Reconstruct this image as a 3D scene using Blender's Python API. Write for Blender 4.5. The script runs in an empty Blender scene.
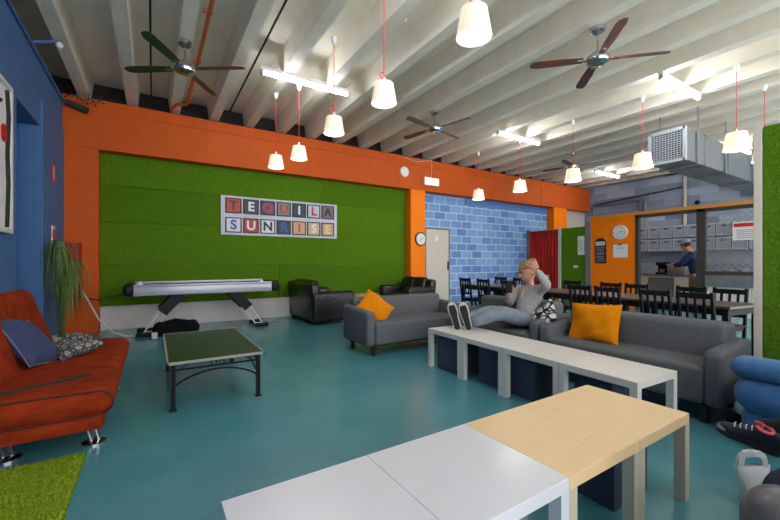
import bpy, bmesh, math, random
from mathutils import Vector, Matrix
random.seed(7)
PI = math.pi
SC = bpy.context.scene
COL = SC.collection
R = math.radians

# ------------------------------------------------------------------ materials
def srgb(r, g, b):
    f = lambda c: (c/255/12.92) if c/255 <= .04045 else ((c/255+.055)/1.055)**2.4
    return (f(r), f(g), f(b), 1)

def mat(name, col, rough=.5, metal=0., var=.0, scale=8., bump=0., bscale=60., col2=None, spec=.5,
        stretch=None, emit=None, estr=0., sheen=0., coat=0., wide=.15):
    m = bpy.data.materials.new(name); m.use_nodes = True
    nt = m.node_tree; N = nt.nodes; L = nt.links
    b = N['Principled BSDF']
    b.inputs['Base Color'].default_value = col
    b.inputs['Roughness'].default_value = rough
    b.inputs['Metallic'].default_value = metal
    b.inputs['Specular IOR Level'].default_value = spec
    if sheen: b.inputs['Sheen Weight'].default_value = sheen
    if coat:
        b.inputs['Coat Weight'].default_value = coat; b.inputs['Coat Roughness'].default_value = .12
    tc = N.new('ShaderNodeTexCoord'); mp = N.new('ShaderNodeMapping')
    L.new(tc.outputs['Object'], mp.inputs['Vector'])
    if stretch: mp.inputs['Scale'].default_value = stretch
    if var or col2:
        nz = N.new('ShaderNodeTexNoise'); nz.inputs['Scale'].default_value = scale
        nz.inputs['Detail'].default_value = 5; nz.inputs['Roughness'].default_value = .65
        L.new(mp.outputs['Vector'], nz.inputs['Vector'])
        rp = N.new('ShaderNodeValToRGB')
        rp.color_ramp.elements[0].position = .5-wide; rp.color_ramp.elements[1].position = .5+wide
        c2 = col2 if col2 else tuple(min(1, c*(1+var)) for c in col[:3])+(1,)
        c1 = col if col2 else tuple(c*(1-var) for c in col[:3])+(1,)
        rp.color_ramp.elements[0].color = c1; rp.color_ramp.elements[1].color = c2
        L.new(nz.outputs['Fac'], rp.inputs['Fac']); L.new(rp.outputs['Color'], b.inputs['Base Color'])
    if bump:
        n2 = N.new('ShaderNodeTexNoise'); n2.inputs['Scale'].default_value = bscale; n2.inputs['Detail'].default_value = 4
        L.new(mp.outputs['Vector'], n2.inputs['Vector'])
        bp = N.new('ShaderNodeBump'); bp.inputs['Strength'].default_value = bump; bp.inputs['Distance'].default_value = .02
        L.new(n2.outputs['Fac'], bp.inputs['Height']); L.new(bp.outputs['Normal'], b.inputs['Normal'])
    if emit:
        b.inputs['Emission Color'].default_value = emit; b.inputs['Emission Strength'].default_value = estr
    return m

def brick_mat(name, c1, c2, mortar, bw, rh, ms, axis, rough=.5, bias=0.):
    m = bpy.data.materials.new(name); m.use_nodes = True
    nt = m.node_tree; N = nt.nodes; L = nt.links; b = N['Principled BSDF']
    b.inputs['Roughness'].default_value = rough
    tc = N.new('ShaderNodeTexCoord'); sp = N.new('ShaderNodeSeparateXYZ'); cb = N.new('ShaderNodeCombineXYZ')
    L.new(tc.outputs['Object'], sp.inputs[0])
    L.new(sp.outputs[axis], cb.inputs[0]); L.new(sp.outputs[2], cb.inputs[1])
    br = N.new('ShaderNodeTexBrick')
    br.inputs['Scale'].default_value = 1; br.inputs['Brick Width'].default_value = bw
    br.inputs['Row Height'].default_value = rh; br.inputs['Mortar Size'].default_value = ms
    br.inputs['Mortar Smooth'].default_value = .1; br.inputs['Bias'].default_value = bias
    br.inputs['Color1'].default_value = c1; br.inputs['Color2'].default_value = c2; br.inputs['Mortar'].default_value = mortar
    L.new(cb.outputs[0], br.inputs['Vector']); L.new(br.outputs['Color'], b.inputs['Base Color'])
    bp = N.new('ShaderNodeBump'); bp.inputs['Strength'].default_value = .3; bp.inputs['Distance'].default_value = .01; bp.invert = True
    L.new(br.outputs['Fac'], bp.inputs['Height']); L.new(bp.outputs['Normal'], b.inputs['Normal'])
    return m

M = {}
M['floor'] = mat('floor_paint', srgb(66,130,143), .24, var=.10, scale=1.6, bump=.05, bscale=6, col2=srgb(90,152,161), coat=.15, wide=.3)
M['ceil'] = mat('ceiling_paint', srgb(232,224,208), .75, var=.05, scale=3)
M['seam'] = mat('dark_seam', srgb(20,20,22), .9)
M['dark_wall'] = mat('raw_masonry_dark_gap', srgb(48,44,42), .95, var=.5, scale=14, bump=.8, bscale=18)
M['blue'] = mat('blue_wall_paint', srgb(74,110,158), .6, spec=.25, var=.06, scale=5, bump=.1, bscale=12)
M['teal_blue'] = mat('blue_recess_paint', srgb(52,104,152), .55, var=.05, scale=5, bump=.1, bscale=25)
M['orange'] = mat('orange_beam_paint', srgb(200,86,24), .6, spec=.2, var=.05, scale=3, bump=.06, bscale=20)
M['orange2'] = mat('bright_orange_paint', srgb(255,130,4), .6, spec=.2, var=.03, scale=3)
M['skirt'] = mat('skirting_paint', srgb(212,208,202), .35, var=.05, scale=4)
M['cream'] = mat('cream_paint', srgb(206,198,184), .6, var=.03)
M['grass_wall'] = mat('grass_turf_wall', srgb(50,86,10), .95, scale=70, bump=1.0, bscale=160, col2=srgb(118,164,34), spec=.1, wide=.25)
M['grass_wall2'] = mat('grass_turf_wall_dark', srgb(48,82,10), .95, scale=70, bump=1.0, bscale=160, col2=srgb(112,158,32), spec=.1, wide=.25)
M['mat_base'] = mat('turf_backing', srgb(96,126,16), .95, scale=70, bump=1.0, bscale=120, col2=srgb(136,168,34), spec=.1)
M['blade'] = mat('turf_blade', srgb(110,140,16), .8, scale=60, col2=srgb(186,206,60), spec=.2)
M['bluebrick'] = brick_mat('blue_blocks', srgb(84,128,190), srgb(132,172,216), srgb(190,210,230), .43, .225, .013, 0, .45)
M['greybrick'] = brick_mat('grey_blue_blocks', srgb(84,100,128), srgb(176,192,210), srgb(160,174,192), .95, .24, .004, 1, .5)
M['bluelintel'] = mat('blue_lintel', srgb(84,126,186), .45, var=.05)
M['grey'] = mat('grey_sofa_fabric', srgb(98,100,104), .95, spec=.2, var=.08, scale=40, bump=.25, bscale=300)
M['blackleg'] = mat('black_wood', srgb(22,22,24), .5)
M['leather'] = mat('black_leather', srgb(26,20,24), .32, var=.2, scale=6, bump=.35, bscale=14)
M['red_suede'] = mat('red_suede', srgb(98,30,12), .95, spec=.1, scale=5, col2=srgb(166,58,24), bump=.2, bscale=50, stretch=(1,2.5,2), wide=.3)
M['red_pipe'] = mat('dark_piping', srgb(50,16,14), .7)
M['chrome'] = mat('chrome', srgb(200,200,205), .15, metal=1)
M['steel'] = mat('galvanised_steel', srgb(150,156,160), .38, metal=.75, var=.1, scale=9)
M['white'] = mat('white_laminate', srgb(210,211,216), .28, coat=.1)
M['whiter'] = mat('white_plastic', srgb(225,225,225), .4)
M['lack'] = mat('off_white_laminate', srgb(214,210,204), .35, var=.03, scale=3, stretch=(12,1,1))
M['birch'] = mat('birch_laminate', srgb(220,184,134), .38, var=.0, scale=5, col2=srgb(232,204,160), stretch=(1,16,1), wide=.3)
M['darkcube'] = mat('dark_storage_fabric', srgb(62,68,88), .75, var=.1, scale=50, bump=.2, bscale=200)
M['iron'] = mat('black_iron', srgb(16,19,24), .6, spec=.2)
M['tabglass'] = mat('dark_glass_top', srgb(26,48,20), .3, spec=.3, var=.1, scale=3)  # green reflection of the turf wall is put into the base colour
M['palemetal'] = mat('pale_edge', srgb(150,152,140), .4)
M['silver'] = mat('silver_panel', srgb(176,178,190), .32, metal=.25)
M['black'] = mat('black_plastic', srgb(15,16,20), .5, spec=.25)
M['bag'] = mat('black_bag_cloth', srgb(15,17,22), .9, spec=.15, var=.2, scale=20, bump=.6, bscale=25)
M['blackwood'] = mat('black_stained_pine', srgb(22,25,32), .6, spec=.25)
M['tabwood'] = mat('dark_brown_tabletop', srgb(92,76,70), .3, var=.1, scale=5, stretch=(6,1,1))
M['yellow'] = mat('mustard_cushion', srgb(216,128,4), .9, spec=.15, var=.06, scale=12, bump=.5, bscale=9)
M['navy'] = mat('navy_cushion', srgb(52,62,98), .9, var=.1, scale=30, bump=.3, bscale=80)
M['navytrim'] = mat('navy_cushion_trim', srgb(96,104,128), .9)
M['bluevelvet'] = mat('blue_velvet', srgb(34,78,124), .9, spec=.2, scale=6, col2=srgb(84,130,182), bump=.6, bscale=9, sheen=.15, wide=.3)
M['skin'] = mat('skin', srgb(196,140,112), .55, var=.04)
M['hair'] = mat('sandy_hair', srgb(158,130,94), .8, var=.25, scale=60, bump=.6, bscale=90)
M['darkhair'] = mat('dark_hair', srgb(40,30,26), .8, var=.2, scale=60)
M['hoodie'] = mat('grey_jersey', srgb(158,156,154), .95, var=.08, scale=25, bump=.5, bscale=14)
M['jeans'] = mat('washed_jeans', srgb(118,128,140), .9, var=.16, scale=12, bump=.5, bscale=16)
M['djeans'] = mat('dark_jeans', srgb(30,40,72), .9, var=.2, scale=18, bump=.5, bscale=16)
M['navyshirt'] = mat('navy_shirt', srgb(28,34,84), .85, var=.1, scale=20)
M['tan'] = mat('tan_trousers', srgb(124,96,68), .9, var=.1)
M['sock'] = mat('black_knit', srgb(16,18,24), .9, var=.1, scale=60)
M['shoe'] = mat('black_trainer', srgb(28,30,44), .6, var=.2, scale=40)
M['sole'] = mat('pale_rubber', srgb(206,200,186), .6)
M['dsole'] = mat('dark_rubber', srgb(34,34,38), .7)
M['pink'] = mat('pink_lining', srgb(222,96,104), .7)
M['lips'] = mat('lips', srgb(160,90,80), .5)
M['eye'] = mat('eye', srgb(30,26,24), .2)
M['cord'] = mat('red_cord', srgb(214,44,52), .6)
M['curtain'] = mat('red_curtain', srgb(176,24,10), .8, var=.1, scale=8)
M['fanblade_g'] = mat('green_tinted_blade', srgb(44,62,30), .35, var=.15, scale=6)
M['fanblade_r'] = mat('reddish_wood_blade', srgb(140,66,42), .3, scale=5, col2=srgb(78,70,68), wide=.12)
M['paper'] = mat('paper', srgb(228,226,224), .7)
M['redsign'] = mat('sign_red', srgb(200,30,36), .5)
M['ink'] = mat('ink', srgb(30,30,34), .7)
M['greyink'] = mat('grey_ink', srgb(130,130,134), .7)
M['cabred'] = mat('cabinet_red', srgb(150,18,18), .45)
M['pipeorange'] = mat('orange_pipe', srgb(190,98,48), .5)
M['cable'] = mat('white_cable', srgb(205,205,208), .5)
M['leaf'] = mat('leaf_green', srgb(56,92,34), .6, scale=20, col2=srgb(128,152,76), wide=.3)
M['stemg'] = mat('plant_stem', srgb(84,92,52), .7)
M['post'] = mat('grey_post', srgb(120,116,112), .6)
M['darkframe'] = mat('dark_frame', srgb(58,54,50), .5)
M['crate'] = mat('grey_crate_plastic', srgb(140,150,164), .5, var=.12, scale=5)
M['crate_edge'] = mat('pale_crate_rim', srgb(182,188,196), .5)
M['crate_slot'] = mat('crate_slot', srgb(66,74,90), .7)
M['shelfm'] = mat('shelf_grey', srgb(110,114,118), .5)
M['board'] = mat('chalkboard', srgb(30,32,36), .6)
M['kitchenw'] = mat('kitchen_unit_cream', srgb(214,208,190), .5)
M['corr'] = mat('corrugated_cream', srgb(206,206,200), .5, metal=0)
M['orangecounter'] = mat('orange_counter', srgb(220,140,50), .5)
M['greyleather'] = mat('grey_leather', srgb(92,90,92), .3, var=.12, scale=8, bump=.2, bscale=30)
M['birch_edge'] = mat('pale_birch_edge', srgb(196,184,164), .4, stretch=(16,16,1), var=.04, scale=4)
M['handle'] = mat('dark_handle', srgb(40,40,42), .5)
def voron_mat(name, a, b, scale):
    m = mat(name, a, .9); nt = m.node_tree; N = nt.nodes; L = nt.links
    v = N.new('ShaderNodeTexVoronoi'); v.feature = 'DISTANCE_TO_EDGE'; v.inputs['Scale'].default_value = scale
    tc = [n for n in N if n.type == 'TEX_COORD'][0]
    L.new(tc.outputs['Object'], v.inputs['Vector'])
    r = N.new('ShaderNodeValToRGB'); r.color_ramp.interpolation = 'CONSTANT'
    r.color_ramp.elements[0].color = a; r.color_ramp.elements[1].position = .13; r.color_ramp.elements[1].color = b
    L.new(v.outputs['Distance'], r.inputs['Fac']); L.new(r.outputs['Color'], N['Principled BSDF'].inputs['Base Color'])
    return m
M['pattern'] = voron_mat('black_white_swirl_cloth', srgb(24,24,28), srgb(206,206,204), 13)
M['pattern_grey'] = voron_mat('grey_diamond_cloth', srgb(60,60,62), srgb(136,134,130), 26)
def emis(name, col, s):
    return mat(name, col, .5, emit=col, estr=s)
M['tube'] = emis('tube_glow', (.93,.97,1,1), 24)
M['bulb'] = emis('lamp_glow', (1,.88,.68,1), 2.6)
M['shade'] = mat('cream_shade_lit', srgb(240,226,200), .8, emit=(1,.80,.56,1), estr=.22)
M['exit'] = emis('exit_glow', (1,.84,.50,1), .42)

# ------------------------------------------------------------------ mesh helpers
class MB:
    def __init__(s): s.b = bmesh.new()
    def box(s, x0, x1, y0, y1, z0, z1, bev=0., seg=2, mx=None):
        t = bmesh.new()
        bmesh.ops.create_cube(t, size=1)
        for v in t.verts:
            v.co = Vector(((x0+x1)/2+v.co.x*(x1-x0), (y0+y1)/2+v.co.y*(y1-y0), (z0+z1)/2+v.co.z*(z1-z0)))
        if bev: bmesh.ops.bevel(t, geom=t.edges[:], offset=bev, segments=seg, affect='EDGES', profile=.5)
        return s.add(t, mx)
    def add(s, t, mx=None):
        if mx is not None: bmesh.ops.transform(t, matrix=mx, verts=t.verts)
        me = bpy.data.meshes.new('t'); t.to_mesh(me); t.free(); s.b.from_mesh(me); bpy.data.meshes.remove(me); return s
    def addmesh(s, me, mx=None):
        t = bmesh.new(); t.from_mesh(me); return s.add(t, mx)
    def cyl(s, p0, p1, r0, r1=None, seg=12, caps=True):
        r1 = r0 if r1 is None else r1
        p0, p1 = Vector(p0), Vector(p1); d = p1-p0
        t = bmesh.new()
        bmesh.ops.create_cone(t, cap_ends=caps, segments=seg, radius1=r0, radius2=r1, depth=d.length)
        q = Vector((0,0,1)).rotation_difference(d.normalized())
        return s.add(t, Matrix.Translation((p0+p1)/2) @ q.to_matrix().to_4x4())
    def tube(s, pts, r, seg=8):
        pts = [Vector(p) for p in pts]; t = s.b; rings = []
        up = None
        for i, p in enumerate(pts):
            d = (pts[min(i+1, len(pts)-1)]-pts[max(i-1, 0)]).normalized()
            if up is None: up = Vector((0,0,1)) if abs(d.z) < .9 else Vector((1,0,0))
            a = d.cross(up).normalized(); b = a.cross(d).normalized(); up = b
            rr = r(i/(len(pts)-1)) if callable(r) else r
            rings.append([t.verts.new(p+(a*math.cos(2*PI*k/seg)+b*math.sin(2*PI*k/seg))*rr) for k in range(seg)])
        for i in range(len(rings)-1):
            for k in range(seg):
                t.faces.new((rings[i][k], rings[i][(k+1)%seg], rings[i+1][(k+1)%seg], rings[i+1][k]))
        t.faces.new(rings[0][::-1]); t.faces.new(rings[-1]); return s
    def beam(s, p0, p1, w, h):   # rectangular bar, h vertical-ish
        p0, p1 = Vector(p0), Vector(p1); d = (p1-p0); L_ = d.length; d.normalize()
        up = Vector((0,0,1)) if abs(d.z) < .95 else Vector((1,0,0))
        a = d.cross(up).normalized(); b = a.cross(d).normalized()
        m = Matrix((a, d, b)).transposed().to_4x4(); m.translation = (p0+p1)/2
        return s.box(-w/2, w/2, -L_/2, L_/2, -h/2, h/2, mx=m)
    def lathe(s, prof, c=(0,0,0), seg=24, mx=None, cap=True):
        t = bmesh.new(); rings = []
        for r, z in prof:
            rings.append([t.verts.new((c[0]+r*math.cos(2*PI*k/seg), c[1]+r*math.sin(2*PI*k/seg), c[2]+z)) for k in range(seg)])
        for i in range(len(rings)-1):
            for k in range(seg):
                t.faces.new((rings[i][k], rings[i][(k+1)%seg], rings[i+1][(k+1)%seg], rings[i+1][k]))
        if cap and prof[0][0] > .0005 : t.faces.new(rings[0][::-1])
        if cap and prof[-1][0] > .0005: t.faces.new(rings[-1])
        bmesh.ops.remove_doubles(t, verts=t.verts, dist=.0002)
        return s.add(t, mx)
    def sphere(s, c, r, sc=(1,1,1), mx=None, u=16, v=12):
        t = bmesh.new(); bmesh.ops.create_uvsphere(t, u_segments=u, v_segments=v, radius=r)
        for q in t.verts: q.co = Vector((c[0]+q.co.x*sc[0], c[1]+q.co.y*sc[1], c[2]+q.co.z*sc[2]))
        return s.add(t, mx)
    def poly(s, pts, th, mx=None):   # prism: pts in xy, thickness in z
        t = bmesh.new()
        a = [t.verts.new((p[0], p[1], 0)) for p in pts]; b = [t.verts.new((p[0], p[1], th)) for p in pts]
        n = len(pts); t.faces.new(a[::-1]); t.faces.new(b)
        for k in range(n): t.faces.new((a[k], a[(k+1)%n], b[(k+1)%n], b[k]))
        return s.add(t, mx)
    def build(s, name, m, parent=None, smooth=True, ang=38):
        bmesh.ops.recalc_face_normals(s.b, faces=s.b.faces)
        me = bpy.data.meshes.new(name); s.b.to_mesh(me); s.b.free()
        me.materials.append(m)
        if smooth and len(me.polygons):
            me.polygons.foreach_set('use_smooth', [True]*len(me.polygons)); me.set_sharp_from_angle(angle=R(ang))
        o = bpy.data.objects.new(name, me); COL.objects.link(o)
        if parent: o.parent = parent
        return o

def thing(name, label, cat, loc=(0,0,0), rz=0, group=None):
    o = bpy.data.objects.new(name, None); COL.objects.link(o)
    o.location = loc; o.rotation_euler = (0,0,R(rz)); o.empty_display_size = .1
    o['label'] = label; o['category'] = cat
    if group: o['group'] = group
    return o
def tag(o, label, cat, group=None, loc=None, kind=None):
    o['label'] = label; o['category'] = cat
    if group: o['group'] = group
    if kind: o['kind'] = kind
    if loc: o.location = loc
    return o
def struct(o):
    o['kind'] = 'structure'; return o
def dup(root, loc, rz, label, group=None):
    r = root.copy(); COL.objects.link(r); r.location = loc; r.rotation_euler = (0,0,R(rz)); r['label'] = label
    if group: r['group'] = group
    for ch in list(root.children):
        c = ch.copy(); COL.objects.link(c); c.parent = r
        for g in list(ch.children):
            d = g.copy(); COL.objects.link(d); d.parent = c
    return r
def text_mesh(s, size, ext=.004):
    cu = bpy.data.curves.new('txt', 'FONT'); cu.body = s; cu.size = size; cu.extrude = ext
    cu.align_x = 'CENTER'; cu.align_y = 'CENTER'; cu.offset = size*.03
    o = bpy.data.objects.new('txt', cu); COL.objects.link(o)
    me = bpy.data.meshes.new_from_object(o.evaluated_get(bpy.context.evaluated_depsgraph_get()))
    bpy.data.objects.remove(o); bpy.data.curves.remove(cu); return me
def pillow(w, h, t, n=18, pinch=.07, seed=0):
    b = bmesh.new(); g = {}
    rnd = random.Random(seed); ph = [rnd.uniform(0,6) for _ in range(4)]
    for sd in (1,-1):
        for i in range(n+1):
            for j in range(n+1):
                u = -1+2*i/n; v = -1+2*j/n
                x = w/2*u*(1-pinch*(1-v*v)); y = h/2*v*(1-pinch*(1-u*u))
                z = t/2*((1-u**4)*(1-v**4))**.55*(1+.10*math.sin(5*u+3*v+ph[0])+.07*math.sin(8*v-4*u+ph[1]))
                edge = i in (0,n) or j in (0,n)
                if edge and sd == -1: g[(sd,i,j)] = g[(1,i,j)]
                else: g[(sd,i,j)] = b.verts.new((x, y, sd*z + .012*math.sin(3*u+2*v+ph[2])))
        for i in range(n):
            for j in range(n):
                b.faces.new([g[(sd,i,j)], g[(sd,i+1,j)], g[(sd,i+1,j+1)], g[(sd,i,j+1)]])
    return b
def frame(origin, X, Z):
    Z = Vector(Z).normalized(); X = Vector(X); X = (X-Z*X.dot(Z)).normalized(); Y = Z.cross(X)
    m = Matrix((X, Y, Z)).transposed().to_4x4(); m.translation = Vector(origin); return m

# ------------------------------------------------------------------ camera
cam = bpy.data.cameras.new('camera'); co = bpy.data.objects.new('camera', cam); COL.objects.link(co)
cam.sensor_width = 36; cam.lens = 36*375/780; cam.shift_y = 2/780; cam.clip_start = .05
co.location = (0,0,1.234); co.rotation_euler = (PI/2, 0, -math.atan(237/375))
SC.camera = co
SC.view_settings.view_transform = 'Standard'; SC.view_settings.look = 'None'; SC.view_settings.gamma = 1
SC.view_settings.exposure = 1.27

# ------------------------------------------------------------------ room shell
XL, XR, YB, ZC, ZD, YR = -1.28, 14.5, 8.5, 4.1, 4.42, -3.2
b = MB(); b.box(XL-.6, XR+.2, YR, YB+.2, -.1, 0); struct(b.build('floor', M['floor'], smooth=False))
# ceiling: deck with downstand ribs running front to back
b = MB(); b.box(XL-.6, XR+.2, YR, YB+.2, ZD, ZD+.1)
JX = [-1.09+.6865*i for i in range(23)]
for x in JX:
    t = bmesh.new()
    vs = [(x,ZC),(x+.16,ZC),(x+.20,ZD+.01),(x-.04,ZD+.01)]
    a = [t.verts.new((p[0], YR, p[1])) for p in vs]; c = [t.verts.new((p[0], YB-.02, p[1])) for p in vs]
    t.faces.new(a); t.faces.new(c[::-1])
    for k in range(4): t.faces.new((a[k], c[k], c[(k+1)%4], a[(k+1)%4]))
    b.add(t)
cl = b.build('ceiling', M['ceil'], smooth=False); struct(cl)
b = MB()
for x in (-.03, 1.37):
    b.box(x-.012, x+.012, YR, YB, ZD-.012, ZD+.002)
s_ = b.build('deck_seam', M['seam'], cl, smooth=False)
# left wall with recess
b = MB()
b.box(XL-.25, XL, YR, 5.73, 0, 3.95); b.box(XL-.25, XL, 6.75, YB, 0, 3.95); b.box(XL-.25, XL, 5.73, 6.75, 3.06, 3.95)
b.box(XL, XL+.025, 6.78, 8.2, 0, 3.42)
wl = struct(b.build('wall_left', M['blue'], smooth=False))
b = MB(); b.box(XL-.45, XL-.24, 5.6, 6.9, 0, 3.2); b.box(XL-.24, XL-.2, 6.72, 6.752, 0, 3.05); 
b.box(XL-.24, XL-.1, 6.735, 6.75, 1.74, 1.76)
b.build('recess_panel', M['teal_blue'], wl, smooth=False)
b = MB(); b.box(XL-.5, XL-.2, YR, YB, 3.95, ZD); b.build('raw_wall_top', M['dark_wall'], wl, smooth=False)
# back wall : turf bay, blue block bay, upper strip coloured as the dark gap
b = MB(); b.box(XL-.3, 5.85, YB, YB+.15, 0, 3.3); struct(b.build('wall_back', M['cream'], smooth=False))
b = MB(); b.box(5.85, XR, YB, YB+.15, 0, 3.3); wb = struct(b.build('wall_back', M['bluebrick'], smooth=False))
b = MB(); b.box(8.1, 12.7, YB-.03, YB, 2.98, 3.26); b.build('lintel', M['bluelintel'], wb, smooth=False)
b = MB(); b.box(12.5, XR, YB-.04, YB, 0, 3.3); b.build('cream_panel', M['cream'], wb, smooth=False)
b = MB(); b.box(XL-.3, XR, YB, YB+.15, 3.3, ZD); struct(b.build('wall_back_top', M['dark_wall'], smooth=False))  # dark colour paints in the shade of the gap above the beam
b = MB(); b.box(XR, XR+.15, YR, YB, 0, ZD); struct(b.build('wall_right', M['greybrick'], smooth=False))
# beam and columns
b = MB(); b.box(XL, 14.42, 8.2, 8.47, 3.19, 4.05, .006, 1)
b.box(XL, 14.42, 8.185, 8.2, 3.84, 3.85)
for x in (.9, 3.0, 5.45, 6.3, 9.0, 11.4): b.box(x-.006, x+.006, 8.192, 8.2, 3.19, 3.84)
struct(b.build('trim_1', M['orange'], smooth=False))
for n, (x0, x1) in enumerate(((XL+.001, -.80), (5.84, 6.33), (12.12, 12.9))):
    b = MB(); b.box(x0, x1, 8.2, 8.49, 0, 3.19, .006, 1); struct(b.build('trim_%d' % (n+2), M['orange2'] if n else M['orange'], smooth=False))
b = MB(); b.box(-.80, 5.84, 8.44, 8.5, 0, .43, .006, 1); b.box(-.80, 5.84, 8.42, 8.5, .405, .435, .005, 1)
struct(b.build('baseboard_back', M['skirt'], smooth=False))
# artificial turf on back wall, laid in rolls
tf = thing('turf_wall_covering', 'large green artificial turf covering the back wall behind the air hockey table', 'wall covering', (0, 8.46, 0))
rows = [(.435,1.18),(1.18,1.95),(1.95,2.62),(2.62,3.19)]
for i, (a, c) in enumerate(rows):
    xs = [-.80, 2.4+.5*(i % 2)*2, 5.84]
    for k in range(2):
        b = MB(); b.box(xs[k]+.004, xs[k+1]-.004, -.03-.004*((i+k) % 2), .035, a+.004, c-.003)
        b.build('turf_strip', M['grass_wall2'] if (i*2+k) % 3 == 1 else M['grass_wall'], tf, smooth=False)

# right partition with turf and cream edge board
t = thing('turf_partition', 'green turf covered partition with cream edge board beside the blue armchair', 'partition', (4.5, 1.09, 0))
b = MB(); b.box(.0, .09, -3.5, -.01, 0, 2.4); b.build('panel', M['cream'], t, smooth=False)
b = MB(); b.box(-.02, .0, -3.5, -.07, 0.02, 2.41); b.build('turf', M['grass_wall'], t, smooth=False)
b = MB(); b.box(-.021, .10, -.062, -.006, 0, 2.42, .003, 1); b.build('edge_board', M['cream'], t, smooth=False)

# cream door on blue wall
d = thing('metal_door', 'cream flush door standing beside the blue block wall', 'door', (6.95, 8.44, 0))
b = MB(); b.box(-.42, .42, -.02, .05, 0.02, 2.17, .004, 1); b.build('door_leaf', M['cream'], d)
b = MB(); b.box(-.46, -.42, -.03, .05, 0, 2.2); b.box(.42, .46, -.03, .05, 0, 2.2); b.box(-.46, .46, -.03, .05, 2.17, 2.22); b.build('door_frame', M['post'], d)
b = MB(); b.box(-.10, .02, -.03, -.02, 1.83, 2.0); b.build('notice', M['paper'], d)
b = MB(); b.box(.36, .40, -.06, -.02, 1.0, 1.25, .006, 1); b.build('handle', M['handle'], d)

# ------------------------------------------------------------------ kitchen side (plane X = 11)
KX = 11.0
k = thing('curtained_booth', 'red curtain booth between beige post and cream post on far side', 'booth', (KX, 7.3, 0))
b = MB(); b.box(-.02, .06, 1.08, 1.18, 0, 2.33); b.build('side_post', M['post'], k, smooth=False)
b = MB(); b.box(-.03, .08, -.10, -.02, 0, 2.33); b.build('cream_post', M['cream'], k, smooth=False)
b = MB(); b.tube([(0, -.05, 2.28), (0, 1.12, 2.28)], .012); b.build('curtain_rail', M['chrome'], k)
b = MB(); n = 90; tb = b.b; cols = []
for i in range(n+1):
    y = 0.0+1.07*i/n; x = .035*math.sin(i/n*2*PI*9)+.012*math.sin(i*1.7)
    cols.append([tb.verts.new((x*(.6+.4*j/4), y, 2.27-2.2*j/4)) for j in range(5)])
for i in range(n):
    for j in range(4): tb.faces.new((cols[i][j], cols[i+1][j], cols[i+1][j+1], cols[i][j+1]))
o = b.build('curtain', M['curtain'], k, ang=80); sm = o.modifiers.new('s', 'SOLIDIFY'); sm.thickness = .004
g = thing('turf_screen', 'green turf panel with a poster between red curtain and orange wall', 'panel', (KX, 6.75, 0))
b = MB(); b.box(0, .06, -.36, .43, 0, 2.30); b.build('panel', M['grass_wall'], g, smooth=False)
b = MB(); b.box(-.03, .10, -.52, -.36, 0, 2.42); b.build('post', M['post'], g, smooth=False)
b = MB(); b.box(-.012, 0, -.33, -.12, 1.45, 2.02); b.build('poster', M['paper'], g, smooth=False)
b = MB()
for i in range(5): b.tube([(-.016, -.22+.06*math.cos(a*.7+i), 1.55+i*.08+.05*math.sin(a*.7)) for a in range(8)], .006, 5)
b.build('poster_drawing', M['greyink'], g)
b = MB(); b.box(-.014, 0, -.12, .02, 1.05, 1.13); b.build('switch_plate', M['whiter'], g, smooth=False)

wk = MB(); wk.box(0, .12, 5.0, 6.24, 0, 2.5); w = wk.build('wall_kitchen', M['orange2'], smooth=False); w.location = (KX, 0, 0); struct(w)
b = MB(); b.box(-.03, .15, 2.0, 6.26, 2.5, 2.58); o = b.build('fascia', M['orangecounter'], w, smooth=False)
fr = MB()
fr.box(-.01, .11, 4.93, 5.02, 0, 2.5); fr.box(-.01, .11, 3.50, 3.67, 0, 2.5); fr.box(-.01, .11, 2.0, 5.0, 2.42, 2.5)
fr.box(-.02, .13, 2.0, 3.5, .93, 1.02)
fr.build('opening_frame', M['darkframe'], w, smooth=False)
b = MB()
for i in range(34): b.cyl((.03, 2.0+.045*i, .0), (.03, 2.0+.045*i, .93), .024, seg=6)
b.box(.03, .09, 2.0, 3.52, 0, .93); b.build('corrugated_panel', M['corr'], w)
b = MB(); b.box(-.03, .0, 2.62, 3.50, .66, .93, .004, 1); b.build('steel_panel', M['steel'], w)
# wire mesh in the right opening
b = MB()
y0, y1, z0, z1 = 2.0, 3.5, 1.02, 2.42; sp = .13; sgn = (1, -1)
for s in sgn:
    c0 = -2.
    while c0 < 4:
        pts = []
        # line z-z0 = s*(y-y0) + c0
        for y in (y0, y1):
            z = z0+s*(y-y0)+c0
            if z0 <= z <= z1: pts.append((y, z))
        for z in (z0, z1):
            y = y0+(z-z0-c0)*s
            if y0 < y < y1: pts.append((y, z))
        if len(pts) >= 2: b.cyl((.05+.004*s, pts[0][0], pts[0][1]), (.05+.004*s, pts[1][0], pts[1][1]), .006, seg=4, caps=False)
        c0 += sp
b.build('wire_mesh', M['palemetal'], w)

# sign with red header on the mesh
s = thing('notice_board', 'white notice with red header on the kitchen wire mesh', 'notice', (KX-.03, 2.83, 0))
b = MB(); b.box(0, .015, -.30, .17, 1.72, 2.12); b.build('board', M['paper'], s, smooth=False)
b = MB(); b.box(-.005, 0, -.28, .15, 2.01, 2.09); b.build('red_header', M['redsign'], s, smooth=False)
b = MB()
for i in range(5): b.box(-.004, 0, -.26+.02*(i % 2), .12-.03*((i*3) % 2), 1.93-.042*i, 1.945-.042*i)
b.build('text_lines', M['greyink'], s, smooth=False)

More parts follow.
